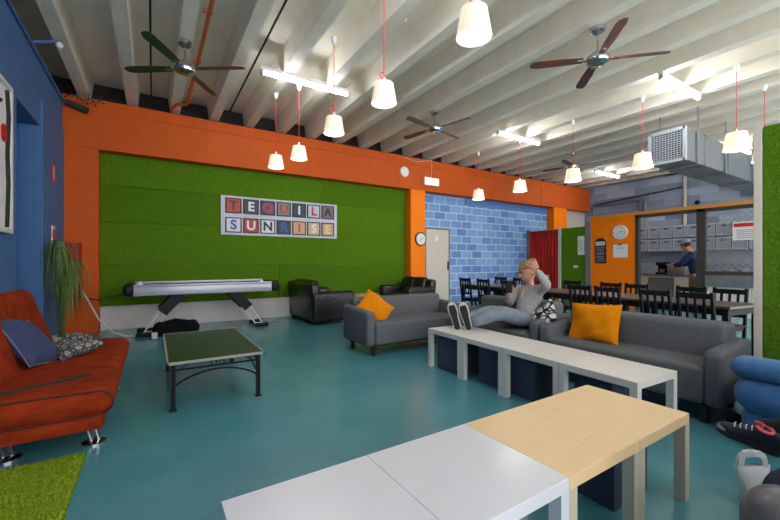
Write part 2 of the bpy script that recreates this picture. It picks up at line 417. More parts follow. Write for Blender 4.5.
# wall clocks
def clock(name, label, loc, rz, r, face):
    c = thing(name, label, 'clock', loc, rz)
    mx = Matrix.Rotation(PI/2, 4, 'X')
    b = MB(); b.lathe([(0,0),(r,0),(r,.03),(r*.88,.045),(r*.86,.03),(0,.03)], seg=32, mx=mx); b.build('rim', face[0], c)
    b = MB(); b.lathe([(0,.031),(r*.85,.031),(r*.85,.034),(0,.034)], seg=32, mx=mx); b.build('face', face[1], c)
    b = MB()
    for i in range(12):
        a = i*PI/6; b.beam((math.sin(a)*r*.68, -.037, math.cos(a)*r*.68), (math.sin(a)*r*.8, -.037, math.cos(a)*r*.8), .004, .01 if i % 3 else .016)
    b.build('hour_marks', M['ink'], c)
    b = MB(); b.beam((0,-.04,0), (r*.42, -.04, r*.12), .004, .012); b.build('hour_hand', M['ink'], c)
    b = MB(); b.beam((0,-.042,0), (-r*.45, -.042, -r*.38), .004, .008); b.build('minute_hand', M['ink'], c)
    return c
clock('wall_clock', 'round white clock on the orange kitchen wall', (KX-.002, 5.40, 2.06), -90, .20, (M['whiter'], M['paper']))
clock('wall_clock', 'round clock with dark rim on the orange column beside the cream door', (6.16, 8.198, 1.86), 0, .19, (M['handle'], M['paper']))
s = thing('chalk_menu_board', 'black arched menu board hanging on the orange kitchen wall', 'menu board', (KX-.002, 5.94, 1.2))
b = MB(); pts = [(-.16,0),(.16,0),(.16,.62),(.10,.70),(.06,.72),(-.06,.72),(-.10,.70),(-.16,.62)]
mxb = frame((0,0,0), (0,-1,0), (-1,0,0))
b.poly(pts, .02, mxb); b.build('board', M['board'], s, smooth=False)
for i, (tx, sz) in enumerate((('GOOD', .10), ('VIBES', .09), ('EAT', .10), ('DRINK', .09), ('& RELAX', .07))):
    b = MB(); b.addmesh(text_mesh(tx, sz, .002), mxb @ Matrix.Translation((0, .57-.12*i, .022))) if False else None
    b.b.free()
b = MB()
for i in range(9): b.box(-.024, -.02, -.12+.01*(i % 3), .12-.015*(i % 2), .06+.062*i, .085+.062*i+.01*(i % 2))
b.build('chalk_lines', M['greyink'], s, smooth=False)
b = MB(); b.box(-.023, -.018, -.13, .13, .52, .62); b.build('header_patch', M['paper'], s, smooth=False)
s = thing('clipboard_notice', 'white sheet of paper clipped up under the kitchen clock', 'notice', (KX-.002, 5.40, 1.36))
b = MB(); b.box(-.012, 0, -.19, .19, 0, .36); b.build('sheet', M['paper'], s, smooth=False)
b = MB(); b.box(-.016, -.012, -.14, .12, .24, .25); b.box(-.016, -.012, -.14, .05, .28, .29); b.build('text_lines', M['greyink'], s, smooth=False)
b = MB(); b.box(-.03, 0, -.04, .05, .345, .375); b.build('clip', M['ink'], s, smooth=False)

# kitchen interior: counter, crates on shelves
c = thing('kitchen_counter', 'cream kitchen counter seen through the serving opening', 'counter', (13.2, 4.6, 0))
b = MB(); b.box(.06, .68, -2.2, 1.9, .0, .1); b.box(0, .7, -2.2, 1.9, .1, .80); b.build('base_unit', M['kitchenw'], c, smooth=False)
b = MB(); b.box(-.04, .72, -2.2, 1.9, .80, .85); b.build('worktop', M['shelfm'], c, smooth=False)
b = MB(); b.box(-.012, 0, .35, 1.05, .15, .76); b.build('cupboard_gap', M['shelfm'], c, smooth=False)
def shelf(z, i, lab):
    b = MB(); b.box(13.95, 14.46, 3.0, 6.6, z-.03, z, 0)
    for y in (3.1, 4.55, 6.4): b.box(14.2, 14.46, y-.015, y+.015, z-.05, z-.03)
    tag(b.build('wall_shelf', M['shelfm'], smooth=False), lab, 'shelf')
shelf(2.02, 0, 'upper grey shelf of crates on the kitchen back wall')
shelf(1.60, 1, 'lower grey shelf of crates on the kitchen back wall')
cr = thing('storage_crate', '', 'crate', (0,0,0))
b = MB(); b.box(-.2, .2, -.165, .165, 0, .33, .01, 1); b.build('crate_body', M['crate'], cr)
b = MB()
for y in (-.165, .15): b.box(-.215, -.2, y, y+.015, 0, .36)
b.box(-.22, .21, -.175, .175, .33, .365, .004, 1); b.box(-.215, -.2, -.165, .165, 0, .02); b.build('rim', M['crate_edge'], cr)
b = MB(); b.box(-.206, -.2, -.06, .06, .25, .30); b.build('hand_slot', M['crate_slot'], cr)
first = True
for zi, (z, wd) in enumerate(((2.02, 'upper'), (1.60, 'lower'))):
    for i in range(9):
        lab = 'grey plastic storage crate on the %s kitchen shelf' % wd
        gr = 'crates on the %s kitchen shelf' % wd
        loc = (14.18, 3.3+.36*i, z+.001)
        if first: cr.location = loc; cr['label'] = lab; cr['group'] = gr; first = False
        else: dup(cr, loc, 0, lab, gr)
# machine and steel box on counter
t = thing('coffee_machine', 'small dark machine on the kitchen counter', 'machine', (13.5, 5.35, .85))
b = MB(); b.box(-.15, .15, -.16, .16, 0, .06, .01); b.box(.02, .15, -.16, .16, .06, .34, .01); b.box(-.15, .15, -.16, .16, .28, .38, .015); b.build('body', M['black'], t)
b = MB(); b.cyl((-.06, 0, .06), (-.06, 0, .17), .06, .07); b.build('jug', M['steel'], t)
t = thing('steel_bin', 'pale steel box on the counter before the kitchen worker', 'container', (12.95+.4, 4.85, .85))
b = MB(); b.box(-.25, .2, -.22, .25, 0, .3, .02); b.build('body', M['steel'], t)
b = MB(); b.box(-.27, .22, -.24, .27, .3, .33, .01); b.build('lid', M['crate'], t)
t = thing('dish_rack', 'pale wire dish rack at the left end of the kitchen counter', 'rack', (13.4, 6.0, .85))
b = MB()
for i in range(9): b.tube([(-.2, -.24+.06*i, .02), (-.2, -.24+.06*i, .2), (.2, -.24+.06*i, .2), (.2, -.24+.06*i, .02)], .006, 5)
b.build('wires', M['steel'], t)
b = MB(); b.box(-.22, .22, -.27, .27, 0, .03, .005); b.build('tray', M['crate'], t)
t = thing('serving_counter', 'stainless counter with orange top edge behind the wire mesh', 'counter', (11.5, 2.9, 0))
b = MB(); b.box(0, .6, -.8, .62, 0, .9); b.build('cabinet', M['steel'], t, smooth=False)
b = MB(); b.box(-.03, .63, -.8, .64, .9, .95, .004, 1); b.build('top', M['orangecounter'], t, smooth=False)
for i in range(3):
    b = MB(); b.lathe([(0,0),(.05,.0),(.10,.08),(.11,.10),(.10,.10),(.04,.02),(0,.02)], seg=18)
    o = b.build('mixing_bowl', M['crate']); tag(o, ['white bowl at left on the orange topped counter','white bowl in the middle of the orange topped counter','white bowl at right on the orange topped counter'][i], 'bowl', loc=(11.75, 3.3-.27*i, .951))

# surface pipes on grey wall
t = thing('wall_conduits', 'run of grey pipes on the grey block wall above the kitchen', 'pipes', (XR, 0, 0))
b = MB()
b.tube([(-.06, 8.1, 2.4), (-.06, 8.1, 3.35), (-.06, 6.35, 3.40)], .035); b.build('upper_pipe', M['steel'], t)
b = MB(); b.tube([(-.06, 7.2, 2.4), (-.06, 7.2, 2.95), (-.06, 6.45, 3.0), (-.06, 6.42, 3.35)], .035); b.build('middle_pipe', M['steel'], t)
b = MB(); b.tube([(-.06, 6.25, 2.4), (-.06, 6.25, 3.3)], .04); b.build('vertical_pipe', M['palemetal'], t)
b = MB(); b.tube([(-.06, 5.12, 2.2), (-.06, 5.12, 3.98)], .05); b.build('tall_pipe', M['cream'], t)
b = MB(); b.tube([(-.05, 8.1, 3.42), (-.05, 5.2, 3.66)], .02); b.build('cable_tray', M['handle'], t)
b = MB(); b.sphere((0,0,0), .07); b.cyl((0,0,0), (.12,0,0), .03); tag(b.build('security_camera', M['black']), 'small black dome camera on the grey block wall under the duct', 'camera', loc=(XR-.12, 4.78, 3.1))

# ------------------------------------------------------------------ duct
t = thing('air_duct', 'rectangular galvanised air duct with slatted grille hanging from the ceiling', 'duct', (8, 2.835, 3.07))
b = MB(); b.box(0.02, 6.48, 0, .56, 0, .57)
for x in (.9, 2.1, 3.4, 4.7, 5.9): b.box(x-.02, x+.02, -.015, .575, -.015, .585)
b.build('casing', M['steel'], t, smooth=False)
b = MB(); b.box(-.02, .03, -.02, .03, -.02, .59); b.box(-.02, .03, .53, .58, -.02, .59); b.box(-.02, .03, 0, .56, -.02, .03); b.box(-.02, .03, 0, .56, .54, .59); b.build('grille_frame', M['crate_edge'], t, smooth=False)
b = MB()
for i in range(13): b.box(-.01, .012, .03, .53, .05+.04*i, .062+.04*i)
for i in range(10): b.box(-.005, .015, .07+.046*i, .078+.046*i, .03, .54)
b.build('grille_slats', M['crate_edge'], t, smooth=False)
b = MB(); b.box(.0195, .0199, .02, .54, .02, .55); b.build('grille_back', M['ink'], t, smooth=False)
for x in (.5, 1.9, 3.6, 5.4):
    b = MB(); b.box(x-.03, x+.03, -.03, -.016, -.02, 1.03); b.box(x-.03, x+.03, .576, .59, -.02, 1.03); b.box(x-.03, x+.03, -.03, .59, -.034, -.016); b.build('hanger', M['steel'], t, smooth=False)

# ------------------------------------------------------------------ lights
tl = thing('tube_light', 'white fluorescent batten on the ceiling above the lettered sign', 'light', (2.05, 5.65, 4.03), 0, None)
b = MB(); b.box(-.72, .72, -.035, .035, .015, .07, .006, 1); b.build('housing', M['whiter'], tl)
b = MB(); b.cyl((-.68, 0, -.015), (.68, 0, -.015), .024, seg=10); b.build('tube', M['tube'], tl)
for s in (-1, 1):
    b = MB(); b.box(s*.70-.02, s*.70+.02, -.03, .03, -.045, .03, .006, 1); b.build('end_cap', M['palemetal'], tl)
dup(tl, (7.0, 5.6, 4.03), 0, 'white fluorescent batten on the ceiling above the blue block wall')
dup(tl, (7.16, 2.59, 4.03), 0, 'white fluorescent batten on the ceiling nearest the air duct')
dup(tl, (12.24, 6.4, 4.03), 0, 'white fluorescent batten on the ceiling, the farthest one by the grey block wall')
dup(tl, (2.05, 2.55, 4.03), 0, 'white fluorescent batten overhead above the low tables')
dup(tl, (2.05, -.6, 4.03), 0, 'white fluorescent batten overhead behind the low tables')
dup(tl, (7.1, -.6, 4.03), 0, 'white fluorescent batten overhead beyond the partition')
dup(tl, (12.24, 3.2, 4.03), 0, 'white fluorescent batten over the kitchen')

PEND = [(2.03,2.10,2.915,'cream pendant lamp with red cord, largest and nearest, at top of the picture'),
 (2.03,3.88,2.88,'cream pendant lamp with red cord, second nearest in the front row'),
 (1.95,4.62,2.87,'cream pendant lamp with red cord hanging just below the fluorescent batten'),
 (2.0,5.86,2.90,'cream pendant lamp with red cord, second from the turf wall in the front row'),
 (1.77,6.95,2.84,'cream pendant lamp with red cord hanging nearest to the turf wall'),
 (7.2,5.4,2.87,'cream pendant lamp with red cord hanging before the blue wall, right of the exit light'),
 (7.2,4.02,2.87,'cream pendant lamp with red cord hanging by the end of the blue wall'),
 (7.2,3.3,2.87,'cream pendant lamp with red cord hanging in front of the farthest ceiling fan'),
 (7.2,2.28,2.87,'cream pendant lamp with red cord hanging left of the duct grille'),
 (7.2,1.77,2.87,'cream pendant lamp with red cord hanging below the duct side'),
 (7.2,1.3,2.87,'cream pendant lamp with red cord half hidden behind the turf partition')]
US = [474,384,334,299,276,478.5,520,573,642.5,736.5,753.5]
p0 = None
for i, (x, y, z, lab) in enumerate(PEND):
    r_ = (US[i]-390)/375; y = x*(.8454-r_*.5342)/(.5342+r_*.8454)
    if i == 10: x, y = 8.4, 1.9
    if p0 is None:
        p0 = thing('pendant_lamp', lab, 'lamp', (x, y, z), 0)
        b = MB(); b.lathe([(.135,0),(.133,.0),(.098,.205),(.03,.215),(.03,.21),(.092,.2),(.128,.004),(.128,0),(.135,0)], seg=28, cap=False); b.build('lamp_shade', M['shade'], p0, ang=50)
        b = MB(); b.lathe([(0,.012),(.126,.012),(.126,.016),(0,.016)], seg=28); b.build('diffuser', M['bulb'], p0)
        b = MB(); b.cyl((0,0,.21), (0,0,.27), .016); b.build('lamp_holder', M['whiter'], p0)
        b = MB(); b.tube([(0,0,.26), (0,0,1.16)], .0045, 6)
        b.tube([(0,0,.27),(-.03,0,.255),(-.05,0,.275),(-.04,0,.31),(-.01,0,.32),(.01,0,.29)], .006, 6); b.build('cord', M['cord'], p0)
        b = MB(); b.lathe([(0,.03),(.014,.03),(.034,.07),(.036,.12),(0,.12)], c=(0,0,1.13), seg=16); b.build('ceiling_rose', M['whiter'], p0)
    else: dup(p0, (x, y, z), 0, lab)
for o in list(bpy.data.objects):
    if o.name.startswith('pendant_lamp') and o.location.x > 6:
        for c_ in o.children:
            if c_.name.startswith(('lamp_shade','diffuser')): c_.scale = (1.2,1.2,1.2)
            if c_.name.startswith('lamp_holder'): c_.location.z = .035
# the rose must reach the ceiling
for o in list(bpy.data.objects):
    if o.name.startswith('pendant_lamp'):
        z = o.location.z; L_ = ZC - z
        for ch in o.children:
            if ch.name.startswith('ceiling_rose'): ch.location.z = L_-1.25
            if ch.name.startswith('cord'):
                ch.location.z = .26*(1-(L_-.3)/.9); ch.scale.z = (L_-.3)/.9

def fan(loc, hubz, rz, label, bm):
    f = thing('ceiling_fan', label, 'fan', (loc[0], loc[1], hubz), rz)
    top = ZC-hubz
    b = MB(); b.lathe([(0,top),(.085,top),(.08,top-.05),(.03,top-.085),(0,top-.085)]); b.build('canopy', M['chrome'], f)
    b = MB(); b.cyl((0,0,.05), (0,0,top-.07), .012); b.build('rod', M['chrome'], f)
    b = MB(); b.lathe([(0,.09),(.05,.085),(.06,.05),(.125,.03),(.135,-.01),(.12,-.05),(.06,-.075),(0,-.08)], seg=28); b.build('motor', M['chrome'], f)
    for kx in range(4):
        mx = Matrix.Rotation(kx*PI/2, 4, 'Z')
        b = MB(); b.box(.10, .24, -.02, .02, -.02, -.008, mx=mx); br = b.build('blade_bracket', M['chrome'], f)
        b = MB(); pts = [(.17,-.045),(.40,-.058),(.70,-.062),(.77,-.045),(.79,0),(.775,.045),(.70,.062),(.40,.058),(.17,.045)]
        b.poly(pts, .007, mx @ Matrix.Rotation(R(11), 4, 'X') @ Matrix.Translation((0,0,-.01))); b.build('blade', bm, f, smooth=False)
    return f
fan((.35,5.54), 3.75, 56, 'chrome ceiling fan with dark green-looking blades at upper left', M['fanblade_g'])
fan((4.6,2.52), 3.72, 46, 'chrome ceiling fan with reddish blades, the largest and nearest', M['fanblade_r'])
fan((4.52,5.56), 3.77, 13, 'chrome ceiling fan before the orange beam above the exit light', M['fanblade_r'])
fan((9.34,5.77), 3.76, 15, 'smallest farthest ceiling fan behind a pendant lamp', M['fanblade_g'])

# exit light, detector, orange pipe etc
t = thing('exit_light', 'glowing rectangular exit light hung on the orange beam', 'sign', (6.5, 8.12, 3.34))
b = MB(); b.box(-.26, .26, 0, .07, 0, .22, .01); b.build('box', M['whiter'], t)
b = MB(); b.box(-.235, .235, -.012, 0, .02, .2, .005, 1); b.build('glowing_panel', M['exit'], t)
b = MB(); b.tube([(0,.04,.22),(.02,.04,.4),(.04,.06,.71)], .006); b.tube([(.04,.06,.71),(-.2,.06,.66),(-.5,.06,.6),(-.9,.06,.66)], .006); b.build('cable', M['cable'], t)
b = MB(); b.lathe([(0,0),(.14,0),(.13,.04),(0,.05)], mx=Matrix.Rotation(PI/2,4,'X')); tag(b.build('wall_speaker', M['whiter']), 'round white fitting on the orange beam left of the exit light', 'speaker', loc=(5.62, 8.199, 3.62))
b = MB(); b.tube([(.55, YR, 4.2), (.57, 5.5, 4.2), (.55, 7.3, 4.2), (.54, 7.5, 4.07), (.50, 7.65, 4.06), (.36, 7.75, 4.06), (.30, 8.0, 4.06), (.29, 8.16, 4.06)], .025)
for y in (1, 3.4, 4.9, 6.2, 7.3): b.box(.50, .60, y-.015, y+.015, 4.18, 4.22); 
tag(b.build('sprinkler_pipe', M['pipeorange']), 'orange pipe running along the ceiling between two ribs', 'pipe')
t = thing('wall_pipe', 'blue painted pipe along the top of the blue left wall', 'pipe', (XL, 0, 3.92))
b = MB(); b.tube([(.02, YR, 0), (.02, 8.15, 0)], .02); b.build('pipe', M['blue'], t)
b = MB(); b.tube([(.02, 6.2, 0), (.25, 6.3, .12)], .018); b.build('branch', M['blue'], t)
b = MB(); b.sphere((.27, 6.3, .08), .04); b.build('sensor_head', M['whiter'], t)
t = thing('loose_cables', 'tangle of cables on top of the orange beam at the left corner', 'cables', (-1.0, 8.08, 3.98))
for i in range(4):
    b = MB(); b.tube([(-.25+.1*i, .1, .0-.02*i), (-.15+.08*i, .02, .06+.02*i), (.0+.06*i, .0, -.02-.03*i), (.10+.04*i, .03, .03), (.14+.05*i, .12, .01)], .009)
    b.build('cable', [M['handle'], M['palemetal'], M['pipeorange'], M['handle']][i], t)
b = MB(); b.box(-.2, .12, .02, .1, -.2, -.10, .01, mx=Matrix.Rotation(.3, 4, 'Y')); b.build('junction_box', M['dark_wall'], t)
for i, (x, y) in enumerate(((2.55,3.9),(1.75,5.55),(2.35,5.2))):
    t = thing('smoke_detector', ['white ceiling detector near the second front pendant','white ceiling detector left of the turf wall pendants','white ceiling detector above the fluorescent batten'][i], 'detector', (x, y, ZD-.09))
    b = MB(); b.lathe([(0,0),(.03,0),(.05,.06),(.05,.09),(0,.09)]); b.build('body', M['whiter'], t)
    b = MB(); b.tube([(.05,0,.06),(.14,0,.04),(.16,0,-.04),(.12,0,-.06)], .01); b.build('loop_cable', M['whiter'], t)

# ------------------------------------------------------------------ left wall things
t = thing('framed_picture', 'white framed picture on the blue left wall', 'picture', (XL, 4.95, 1.53))
b = MB()
for a in ((-.52,-.47,0,1.53),(.47,.52,0,1.53)): b.box(0, .035, a[0], a[1], a[2], a[3], .004, 1)
for z in (0, 1.48): b.box(0, .035, -.47, .47, z, z+.05, .004, 1)
b.build('frame', M['whiter'], t)
b = MB(); b.box(0, .012, -.47, .47, .05, 1.48); b.build('canvas', M['paper'], t, smooth=False)
b = MB()
b.tube([(.016, .36, .06), (.016, .40, .5), (.016, .37, .8), (.016, .41, 1.2), (.016, .36, 1.45)], .025, 5)
b.tube([(.016, -.2, .2), (.016, .1, .6), (.016, -.1, 1.1), (.016, .2, 1.3)], .02, 5); b.build('dark_brush_stroke', M['ink'], t)
b = MB(); b.lathe([(0,0),(.09,0),(.09,.012),(0,.012)], c=(0,0,0), mx=Matrix.Translation((.01,.3,1.0)) @ Matrix.Rotation(PI/2,4,'Y')); b.build('red_spot', M['redsign'], t)
for i, (z, y) in enumerate(((2.55,7.35),(1.64,7.35))):
    t = thing('safety_sign', ['small red upright sign, upper one on the blue wall','small white-edged red sign just above the trailing plant'][i], 'sign', (XL+.026, y, z))
    b = MB(); b.box(0, .012, -.10, .10, -.13, .13, .004, 1); b.build('plate', M['paper'] if i else M['redsign'], t)
    b = MB()
    if i: b.lathe([(0,0),(.085,0),(.085,.006),(0,.006)], mx=Matrix.Translation((.012,0,0)) @ Matrix.Rotation(PI/2,4,'Y'))
    else: b.box(.012, .016, -.04, .04, -.09, .09)
    b.build('symbol', M['redsign'] if i else M['cream'], t)
t = thing('hose_cabinet', 'red fire hose cabinet on the corner by the orange column', 'cabinet', (-1.24, 7.85, .62))
b = MB(); b.box(-.014, .22, 0, .33, 0, .93, .01); b.build('case', M['cabred'], t)
b = MB(); b.box(.01, .21, -.012, 0, .02, .91, .004, 1); d_ = b.build('door', M['cabred'], t)
b = MB(); b.box(.18, .2, -.03, -.012, .4, .5, .004, 1); b.build('handle', M['chrome'], d_)

# trailing plant
t = thing('trailing_plant', 'tall plant with long drooping leaves behind the red sofa', 'plant', (-1.08, 6.88, 0))
b = MB(); b.lathe([(0,0),(.11,0),(.15,.17),(.16,.17),(.16,.2),(.13,.2),(.12,.15),(0,.15)]); b.build('pot', M['cream'], t)
b = MB()
for i in range(4): b.tube([(.03*math.cos(i*1.6), .03*math.sin(i*1.6), .12), (.05*math.cos(i*1.6+1), .05*math.sin(i*1.6), .6), (.07*math.cos(i*1.7), .07*math.sin(i*1.7), 1.0+.13*i)], .016)
b.build('stem', M['stemg'], t)
b = MB(); tb = b.b; rn = random.Random(3)
for i in range(330):
    c = rn.choice([(-.03,-.05,1.48),(-.05,-.1,1.38),(.10,-.04,1.22),(.08,.0,1.05),(.06,.03,.85)])
    a = rn.uniform(0, 2*PI); L_ = rn.uniform(.25,.60); out = rn.uniform(.06,.26); w = rn.uniform(.005,.010)
    px = -math.sin(a)*w; py = math.cos(a)*w; prev = None
    for j in range(7):
        q = j/6; rr = max(out*(1-(1-q)**2), 0) if c[0]+math.cos(a)*out > -.17 else .1*q; zz = c[2]+.10*math.sin(min(q*2.2,1)*PI/2)-L_*q*q*1.15
        ww = (1-q*.85)
        p = (c[0]+math.cos(a)*rr, c[1]+math.sin(a)*rr, max(zz, .25))
        cur = (tb.verts.new((p[0]-px*ww, p[1]-py*ww, p[2])), tb.verts.new((p[0]+px*ww, p[1]+py*ww, p[2]+.004)))
        if prev: tb.faces.new((prev[0], prev[1], cur[1], cur[0]))
        prev = cur
o = b.build('foliage', M['leaf'], t)

# ------------------------------------------------------------------ lettered sign
t = thing('letter_sign', 'white board of fourteen framed letters reading TEQUILA SUNRISE on the turf wall', 'sign', (1.18, 8.415, 1.80))
b = MB(); b.box(0, 2.60, -.02, .01, 0, .82, .004, 1); b.build('backing_board', mat('sign_white', srgb(196,198,208), .5), t)
cols = dict(r=srgb(184,66,44), d=srgb(46,54,66), g=srgb(120,122,118), l=srgb(190,194,202), p=srgb(120,98,100), w=srgb(214,218,224), R=srgb(176,44,44), b=srgb(46,66,108), o=srgb(206,158,120), e=srgb(196,178,146))
lc = dict(k=srgb(60,34,30), w=srgb(224,226,228), r=srgb(196,40,40), K=srgb(24,24,28), b=srgb(40,84,160), o=srgb(176,90,60), W=srgb(230,222,206), y=srgb(226,204,150))
mc = {}
def cm(d, kx, pre):
    if (pre, kx) not in mc: mc[(pre, kx)] = mat('tile_%s_%s' % (pre, kx), d[kx], .5, var=.06, scale=20)
    return mc[(pre, kx)]
R1 = [('T','r','k'),('E','d','w'),('Q','b','r'),('U','g','r'),('I','d','w'),('L','l','r'),('A','p','K')]
R2 = [('S','w','b'),('U','R','w'),('N','w','K'),('R','d','b'),('I','o','o'),('S','e','W'),('E','o','y')]
for ri, row in enumerate((R1, R2)):
    for i, (ch, bc, fc) in enumerate(row):
        cx = .245+.352*i; cz = .615-.405*ri; hs = .145
        b = MB(); b.box(cx-hs, cx+hs, -.035, -.02, cz-hs, cz+hs); tl_ = b.build('letter_tile', cm(cols, bc, 'bg'), t, smooth=False)
        tl_['label'] = 'framed tile with the letter %s, %s row' % (ch, 'upper' if ri == 0 else 'lower')
        b = MB(); e = hs+.012
        for q in ((-e,e,-e,-e+.02),(-e,e,e-.02,e),(-e,-e+.02,-e,e),(e-.02,e,-e,e)): b.box(cx+q[0], cx+q[1], -.045, -.02, cz+q[2], cz+q[3])
        b.build('tile_frame', M['ink'], tl_, smooth=False)
        b = MB(); b.addmesh(text_mesh(ch, .27, .003), frame((cx, -.039, cz-.005), (1,0,0), (0,-1,0)))
        b.build('letter', cm(lc, fc, 'ch'), tl_, smooth=False)

# ------------------------------------------------------------------ air hockey table
t = thing('air_hockey_table', 'silver sided air hockey table with slanted legs against the turf wall', 'game table', (.83, 7.68, 0), 0)
b = MB(); b.box(-1.10, 1.10, -.39, .39, .68, .83, .012); b.build('table_body', M['silver'], t)
b = MB(); b.box(-1.08, 1.08, -.36, .36, .83, .845); b.build('playing_surface', M['darkcube'], t, smooth=False)
b = MB(); b.box(-1.10, 1.10, -.40, -.355, .83, .865, .008); b.box(-1.10, 1.10, .355, .40, .83, .885, .008); b.build('side_rail', M['silver'], t)
for s in (-1, 1):
    b = MB(); b.box(s*1.16-.075, s*1.16+.075, -.41, .41, .68, .87, .05, 3); b.build('end_cap', M['black'], t)
    b = MB(); b.lathe([(0,.0),(.045,.0),(.045,.02),(.018,.03),(.016,.05),(0,.055)], c=(s*.96-.05, -.33, .865)); b.build('striker', M['whiter'], t)
    for yy in (-.25, .25):
        b = MB()
        for dx in (0, .13): b.beam((s*(.96-dx)+0, yy, .06), (s*(.60-dx), yy, .60), .03, .022)
        b.beam((s*.83, yy, .07), (s*.96, yy, .07), .03, .02); lg = b.build('leg', M['whiter'], t)
        b = MB(); b.beam((s*.70, yy, .38), (s*.42, yy, .69), .07, .17); b.build('leg_bracket', M['black'], lg)
        b = MB(); b.box(s*.94-.13, s*.94+.13, yy-.05, yy+.05, 0, .07, .02); b.build('foot', M['black'], lg)
t = thing('duffel_bag', 'black duffel bag on the floor under the air hockey table', 'bag', (.33, 7.12, 0), -8)
b = MB(); tt = bmesh.new(); bmesh.ops.create_uvsphere(tt, u_segments=28, v_segments=18, radius=1)
for v in tt.verts:
    x, y, z = v.co; sg = lambda q, e: math.copysign(abs(q)**e, q)
    v.co = Vector((sg(x,.55)*.34, sg(y,.7)*.15, .14+sg(z,.75)*.135*(1+.1*math.sin(9*x+2)+.05*math.sin(20*x*y))))
b.add(tt); b.build('bag_body', M['bag'], t)
b = MB(); b.tube([(-.2,-.12,.2),(-.16,-.17,.28),(0,-.1,.31),(.16,-.17,.28),(.2,-.12,.2)], .012); b.build('strap', M['black'], t)
b = MB(); b.box(-.33, -.25, -.17, -.155, .02, .12, .004, 1); b.build('tag', M['cable'], t)
b = MB(); b.tube([(-.98,7.9,.75),(-.9,7.8,.62),(-.75,7.7,.3),(-.55,7.6,.08),(-.35,7.5,.012),(-.2,7.48,.012),(.0,7.46,.03),(.12,7.4,.1),(.2,7.38,.2)], .012)
tag(b.build('power_cable', M['cable']), 'white cable trailing from the orange column to the air hockey table', 'cable')
b = MB(); b.tube([(-1.0,8.19,.62),(-.8,8.18,.58),(-.6,8.40,.62),(-.3,8.41,.66)], .01); tag(b.build('wall_cable', M['handle']), 'dark cable across the foot of the orange column', 'cable')

# ------------------------------------------------------------------ glass topped iron table
t = thing('coffee_table', 'dark glass topped black iron coffee table in front of the red sofa', 'table', (.48, 4.26, 0))
W2, D2 = .385, .735
b = MB(); b.box(-W2+.012, W2-.012, -D2+.012, D2-.012, .402, .412); b.build('glass_top', M['tabglass'], t, smooth=False)
b = MB()
for q in ((-W2,W2,-D2,-D2+.014),(-W2,W2,D2-.014,D2),(-W2,-W2+.014,-D2,D2),(W2-.014,W2,-D2,D2)): b.box(q[0],q[1],q[2],q[3],.392,.414)
b.build('top_rim', M['palemetal'], t, smooth=False)
for sx in (-1,1):
    for sy in (-1,1):
        b = MB(); b.box(sx*.34-.017, sx*.34+.017, sy*.68-.017, sy*.68+.017, 0, .395); b.box(sx*.34-.026, sx*.34+.026, sy*.68-.026, sy*.68+.026, 0, .012); b.build('leg', M['iron'], t, smooth=False)
def apron(p0, p1, nm):
    p0, p1 = Vector(p0), Vector(p1)
    b = MB(); b.beam(p0+Vector((0,0,.335)), p1+Vector((0,0,.335)), .012, .014); b.beam(p0+Vector((0,0,.385)), p1+Vector((0,0,.385)), .02, .02)
    pts = []
    for i in range(17):
        q = i/16; pts.append(p0.lerp(p1, q)+Vector((0,0,.19+.115*math.sin(PI*q)**.7)))
    b.tube(pts, .008, 6)
    c = p0.lerp(p1, .5); d = (p1-p0).normalized()
    for s in (-1,1): b.tube([c+d*(.03*s)+d*.022*math.cos(a*PI/6)+Vector((0,0,.36+.022*math.sin(a*PI/6))) for a in range(13)], .005, 5)
    for q in (.06,.94): b.beam(p0.lerp(p1,q)+Vector((0,0,.33)), p0.lerp(p1, .5+(q-.5)*.72)+Vector((0,0,.385)) , .008, .008)
    b.build('apron', M['iron'], t)
apron((-.34,-.68,0),(.34,-.68,0),0); apron((-.34,.68,0),(.34,.68,0),0); apron((-.34,-.68,0),(-.34,.68,0),0); apron((.34,-.68,0),(.34,.68,0),0)

# ------------------------------------------------------------------ red sofa bed
t = thing('sofa_bed', 'rust red suede sofa bed with chrome feet against the blue wall', 'sofa', (0,0,0))
Y0, Y1 = 2.86, 4.80
b = MB(); b.box(-.92, -.205, Y0, Y1, .29, .465, .08, 6); b.build('seat', M['red_suede'], t, ang=60)
b = MB(); b.box(-.90, -.26, Y0+.03, Y1-.04, .205, .32, .02, 2); b.build('base', M['red_suede'], t)
mxr = Matrix.Translation((-.83, 0, .42)) @ Matrix.Rotation(R(-19), 4, 'Y')
b = MB(); b.box(-.14, .05, Y0, Y1, -.04, .60, .075, 5, mx=mxr); b.build('backrest', M['red_suede'], t, ang=60)
b = MB()
b.tube([(-.88, Y0+.010, .452), (-.5, Y0+.010, .453), (-.285, Y0+.008, .452)]+[(-.285+.078*math.sin(a_*PI/10), Y0+.008, .378+.074*math.cos(a_*PI/10)) for a_ in range(1,10)]+[(-.285, Y0+.008, .304), (-.88, Y0+.010, .303)], .005, 6)
b.build('piping', M['red_pipe'], t)
for y in (3.25, 4.45):
    for x in (-.37, -.80):
        b = MB(); b.cyl((x-.04, y, .21), (x+.015, y, .015), .014); b.cyl((x+.01, y, .21), (x+.055, y, .015), .014)
        b.lathe([(0,0),(.07,0),(.07,.012),(.03,.022),(0,.022)], c=(x+.03, y, 0)); b.build('foot', M['chrome'], t)
b = MB(); b.beam((-.75, 3.02, .472), (-.36, 3.22, .472), .02, .012); tag(b.build('strap', M['ink']), 'thin dark strap lying across the near end of the red sofa seat', 'strap')
o = MB().add(pillow(.42, .42, .12, seed=2), frame((-.79, 3.84, .63), (0.12,.92,-.25), (.80,-.10,.55)))
p = o.build('cushion', M['navy']); tag(p, 'navy blue square cushion leaning on the red sofa back', 'cushion')
b = MB(); mc_ = frame((-.79, 3.84, .63), (0.12,.92,-.25), (.80,-.10,.55)); pp = []
